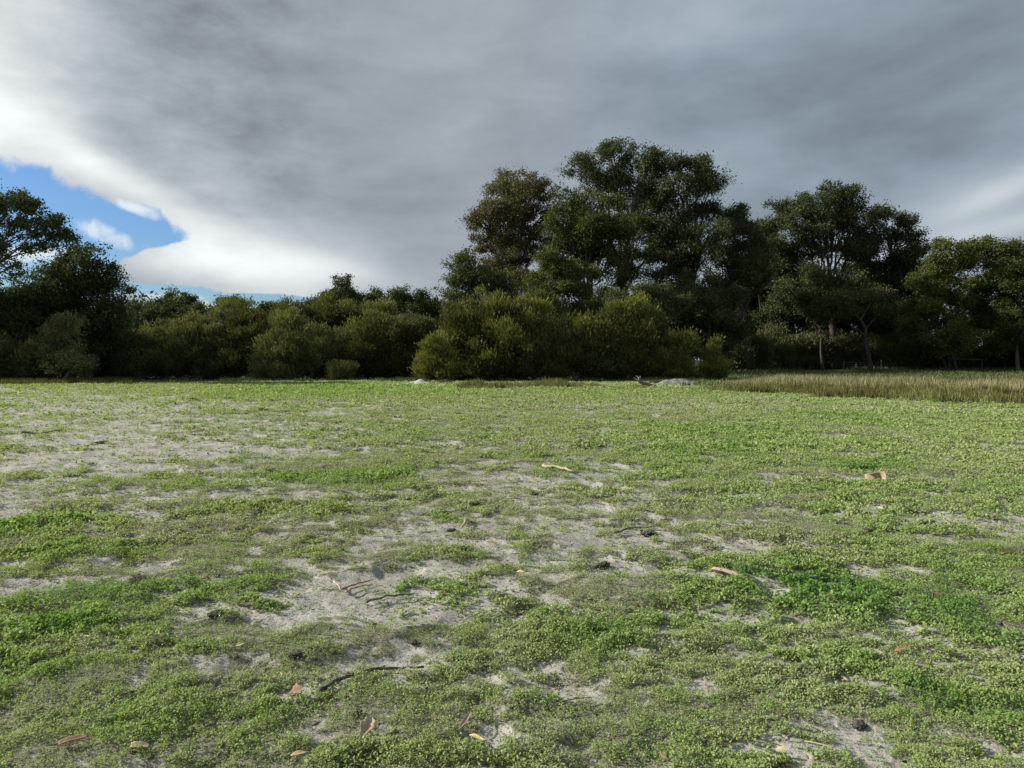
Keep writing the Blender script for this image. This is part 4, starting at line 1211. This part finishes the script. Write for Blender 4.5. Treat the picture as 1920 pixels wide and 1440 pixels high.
# earth clods
def ico():
    import bmesh
    bm = bmesh.new(); bmesh.ops.create_icosphere(bm, subdivisions=4, radius=1)
    V = np.array([v.co[:] for v in bm.verts]); T = np.array([[v.index for v in f.verts] for f in bm.faces]); bm.free()
    return V, T
ICO = ico()
def clod(px, py, wpx, hpx, label, mat='clod', name='earth_clod', cat='clod'):
    x, y, z = place(px, py)
    V, T = ICO; V = V.copy()
    seed = int(px * 3 + py)
    a = fbm(V[:, 0] * 2.1 + V[:, 2] * 1.3 + seed, V[:, 1] * 2.1 - V[:, 2] * .9, seed, 4)
    b = fbm(V[:, 0] * 7 + V[:, 2] * 5 + seed, V[:, 1] * 7 - V[:, 2] * 6, seed + 5, 3)
    V = V * (.30 + .95 * a + .75 * (b - .5))[:, None]
    k = math.hypot(x, y) / F
    w = wpx * k / 2 * .85
    h = max(hpx * k * .38, w * .18)
    V = V * np.array([w, w * .75, h])
    V[:, 2] = np.maximum(V[:, 2], -h * .3)
    o = mesh_obj(name, V, None, M[mat], tri=T, smooth=True)
    o.location = (x, y, z + h * .15 + .01); o.rotation_euler = (0, 0, seed % 6)
    return tag(o, label, cat, 'dark clods of earth on the field')
for a in [(1000, 930, 24, 12, 'dark clod on the sand straight below the tall middle trees'),
          (888, 954, 28, 10, 'dark clod left of and below the centre clod on the sand'),
          (845, 997, 30, 9, 'flat dark clod beside the short pale stick'),
          (945, 1070, 44, 14, 'wide dark clod above the bare sand patch below centre'),
          (1128, 1066, 46, 20, 'crumbled dark clod on the sand mound right of centre'),
          (405, 1162, 44, 14, 'dark clod on the right of a white sandy spot in the left foreground'),
          (553, 1240, 42, 13, 'flat black clod above the brown curled leaf'),
          (1457, 1080, 38, 17, 'left one of two dark clods beside the pinkish bark'),
          (1528, 1093, 38, 15, 'right one of two dark clods beside the pinkish bark'),
          (668, 1346, 34, 18, 'small black clod above the ragged tan leaf'),
          (775, 1202, 26, 12, 'black clod in the weeds above the end of the dark branch'),
          (1215, 1006, 44, 12, 'dark crumbly clod at the right end of the sandy strip'),
          (1624, 1003, 30, 13, 'dark clod in the green weeds right of centre'),
          (1326, 1429, 22, 15, 'small black clod on the bottom picture edge'),
          (1612, 1357, 44, 12, 'flat dark clod in the hollow at the lower right'),
          (1242, 880, 34, 8, 'dark clod on the far green weeds right of centre'),
          (1888, 945, 36, 11, 'dark clod near the right picture edge'),
          (1005, 751, 8, 6, 'tiny dark clod far off in front of the biggest shrub'),
          (1720, 752, 26, 6, 'dark tuft of earth just in front of the reeds'),
          (1762, 752, 28, 6, 'dark tuft of earth right of the other one by the reeds'),
          (395, 888, 20, 9, 'dark clod beside a weed tuft on the left sand'),
          (150, 892, 22, 7, 'grey dark clod on the bare far left sand'),
          (190, 832, 30, 7, 'dark clod on the far side of the left sand'),
          (640, 1035, 20, 8, 'small dark clod left of the sandy centre'),
          (1060, 1180, 34, 9, 'black clod at the foot of the bright green patch'),
          (1740, 988, 40, 7, 'flat dark clod along the thin sand streak at right')]:
    clod(*a)
print('scene built')
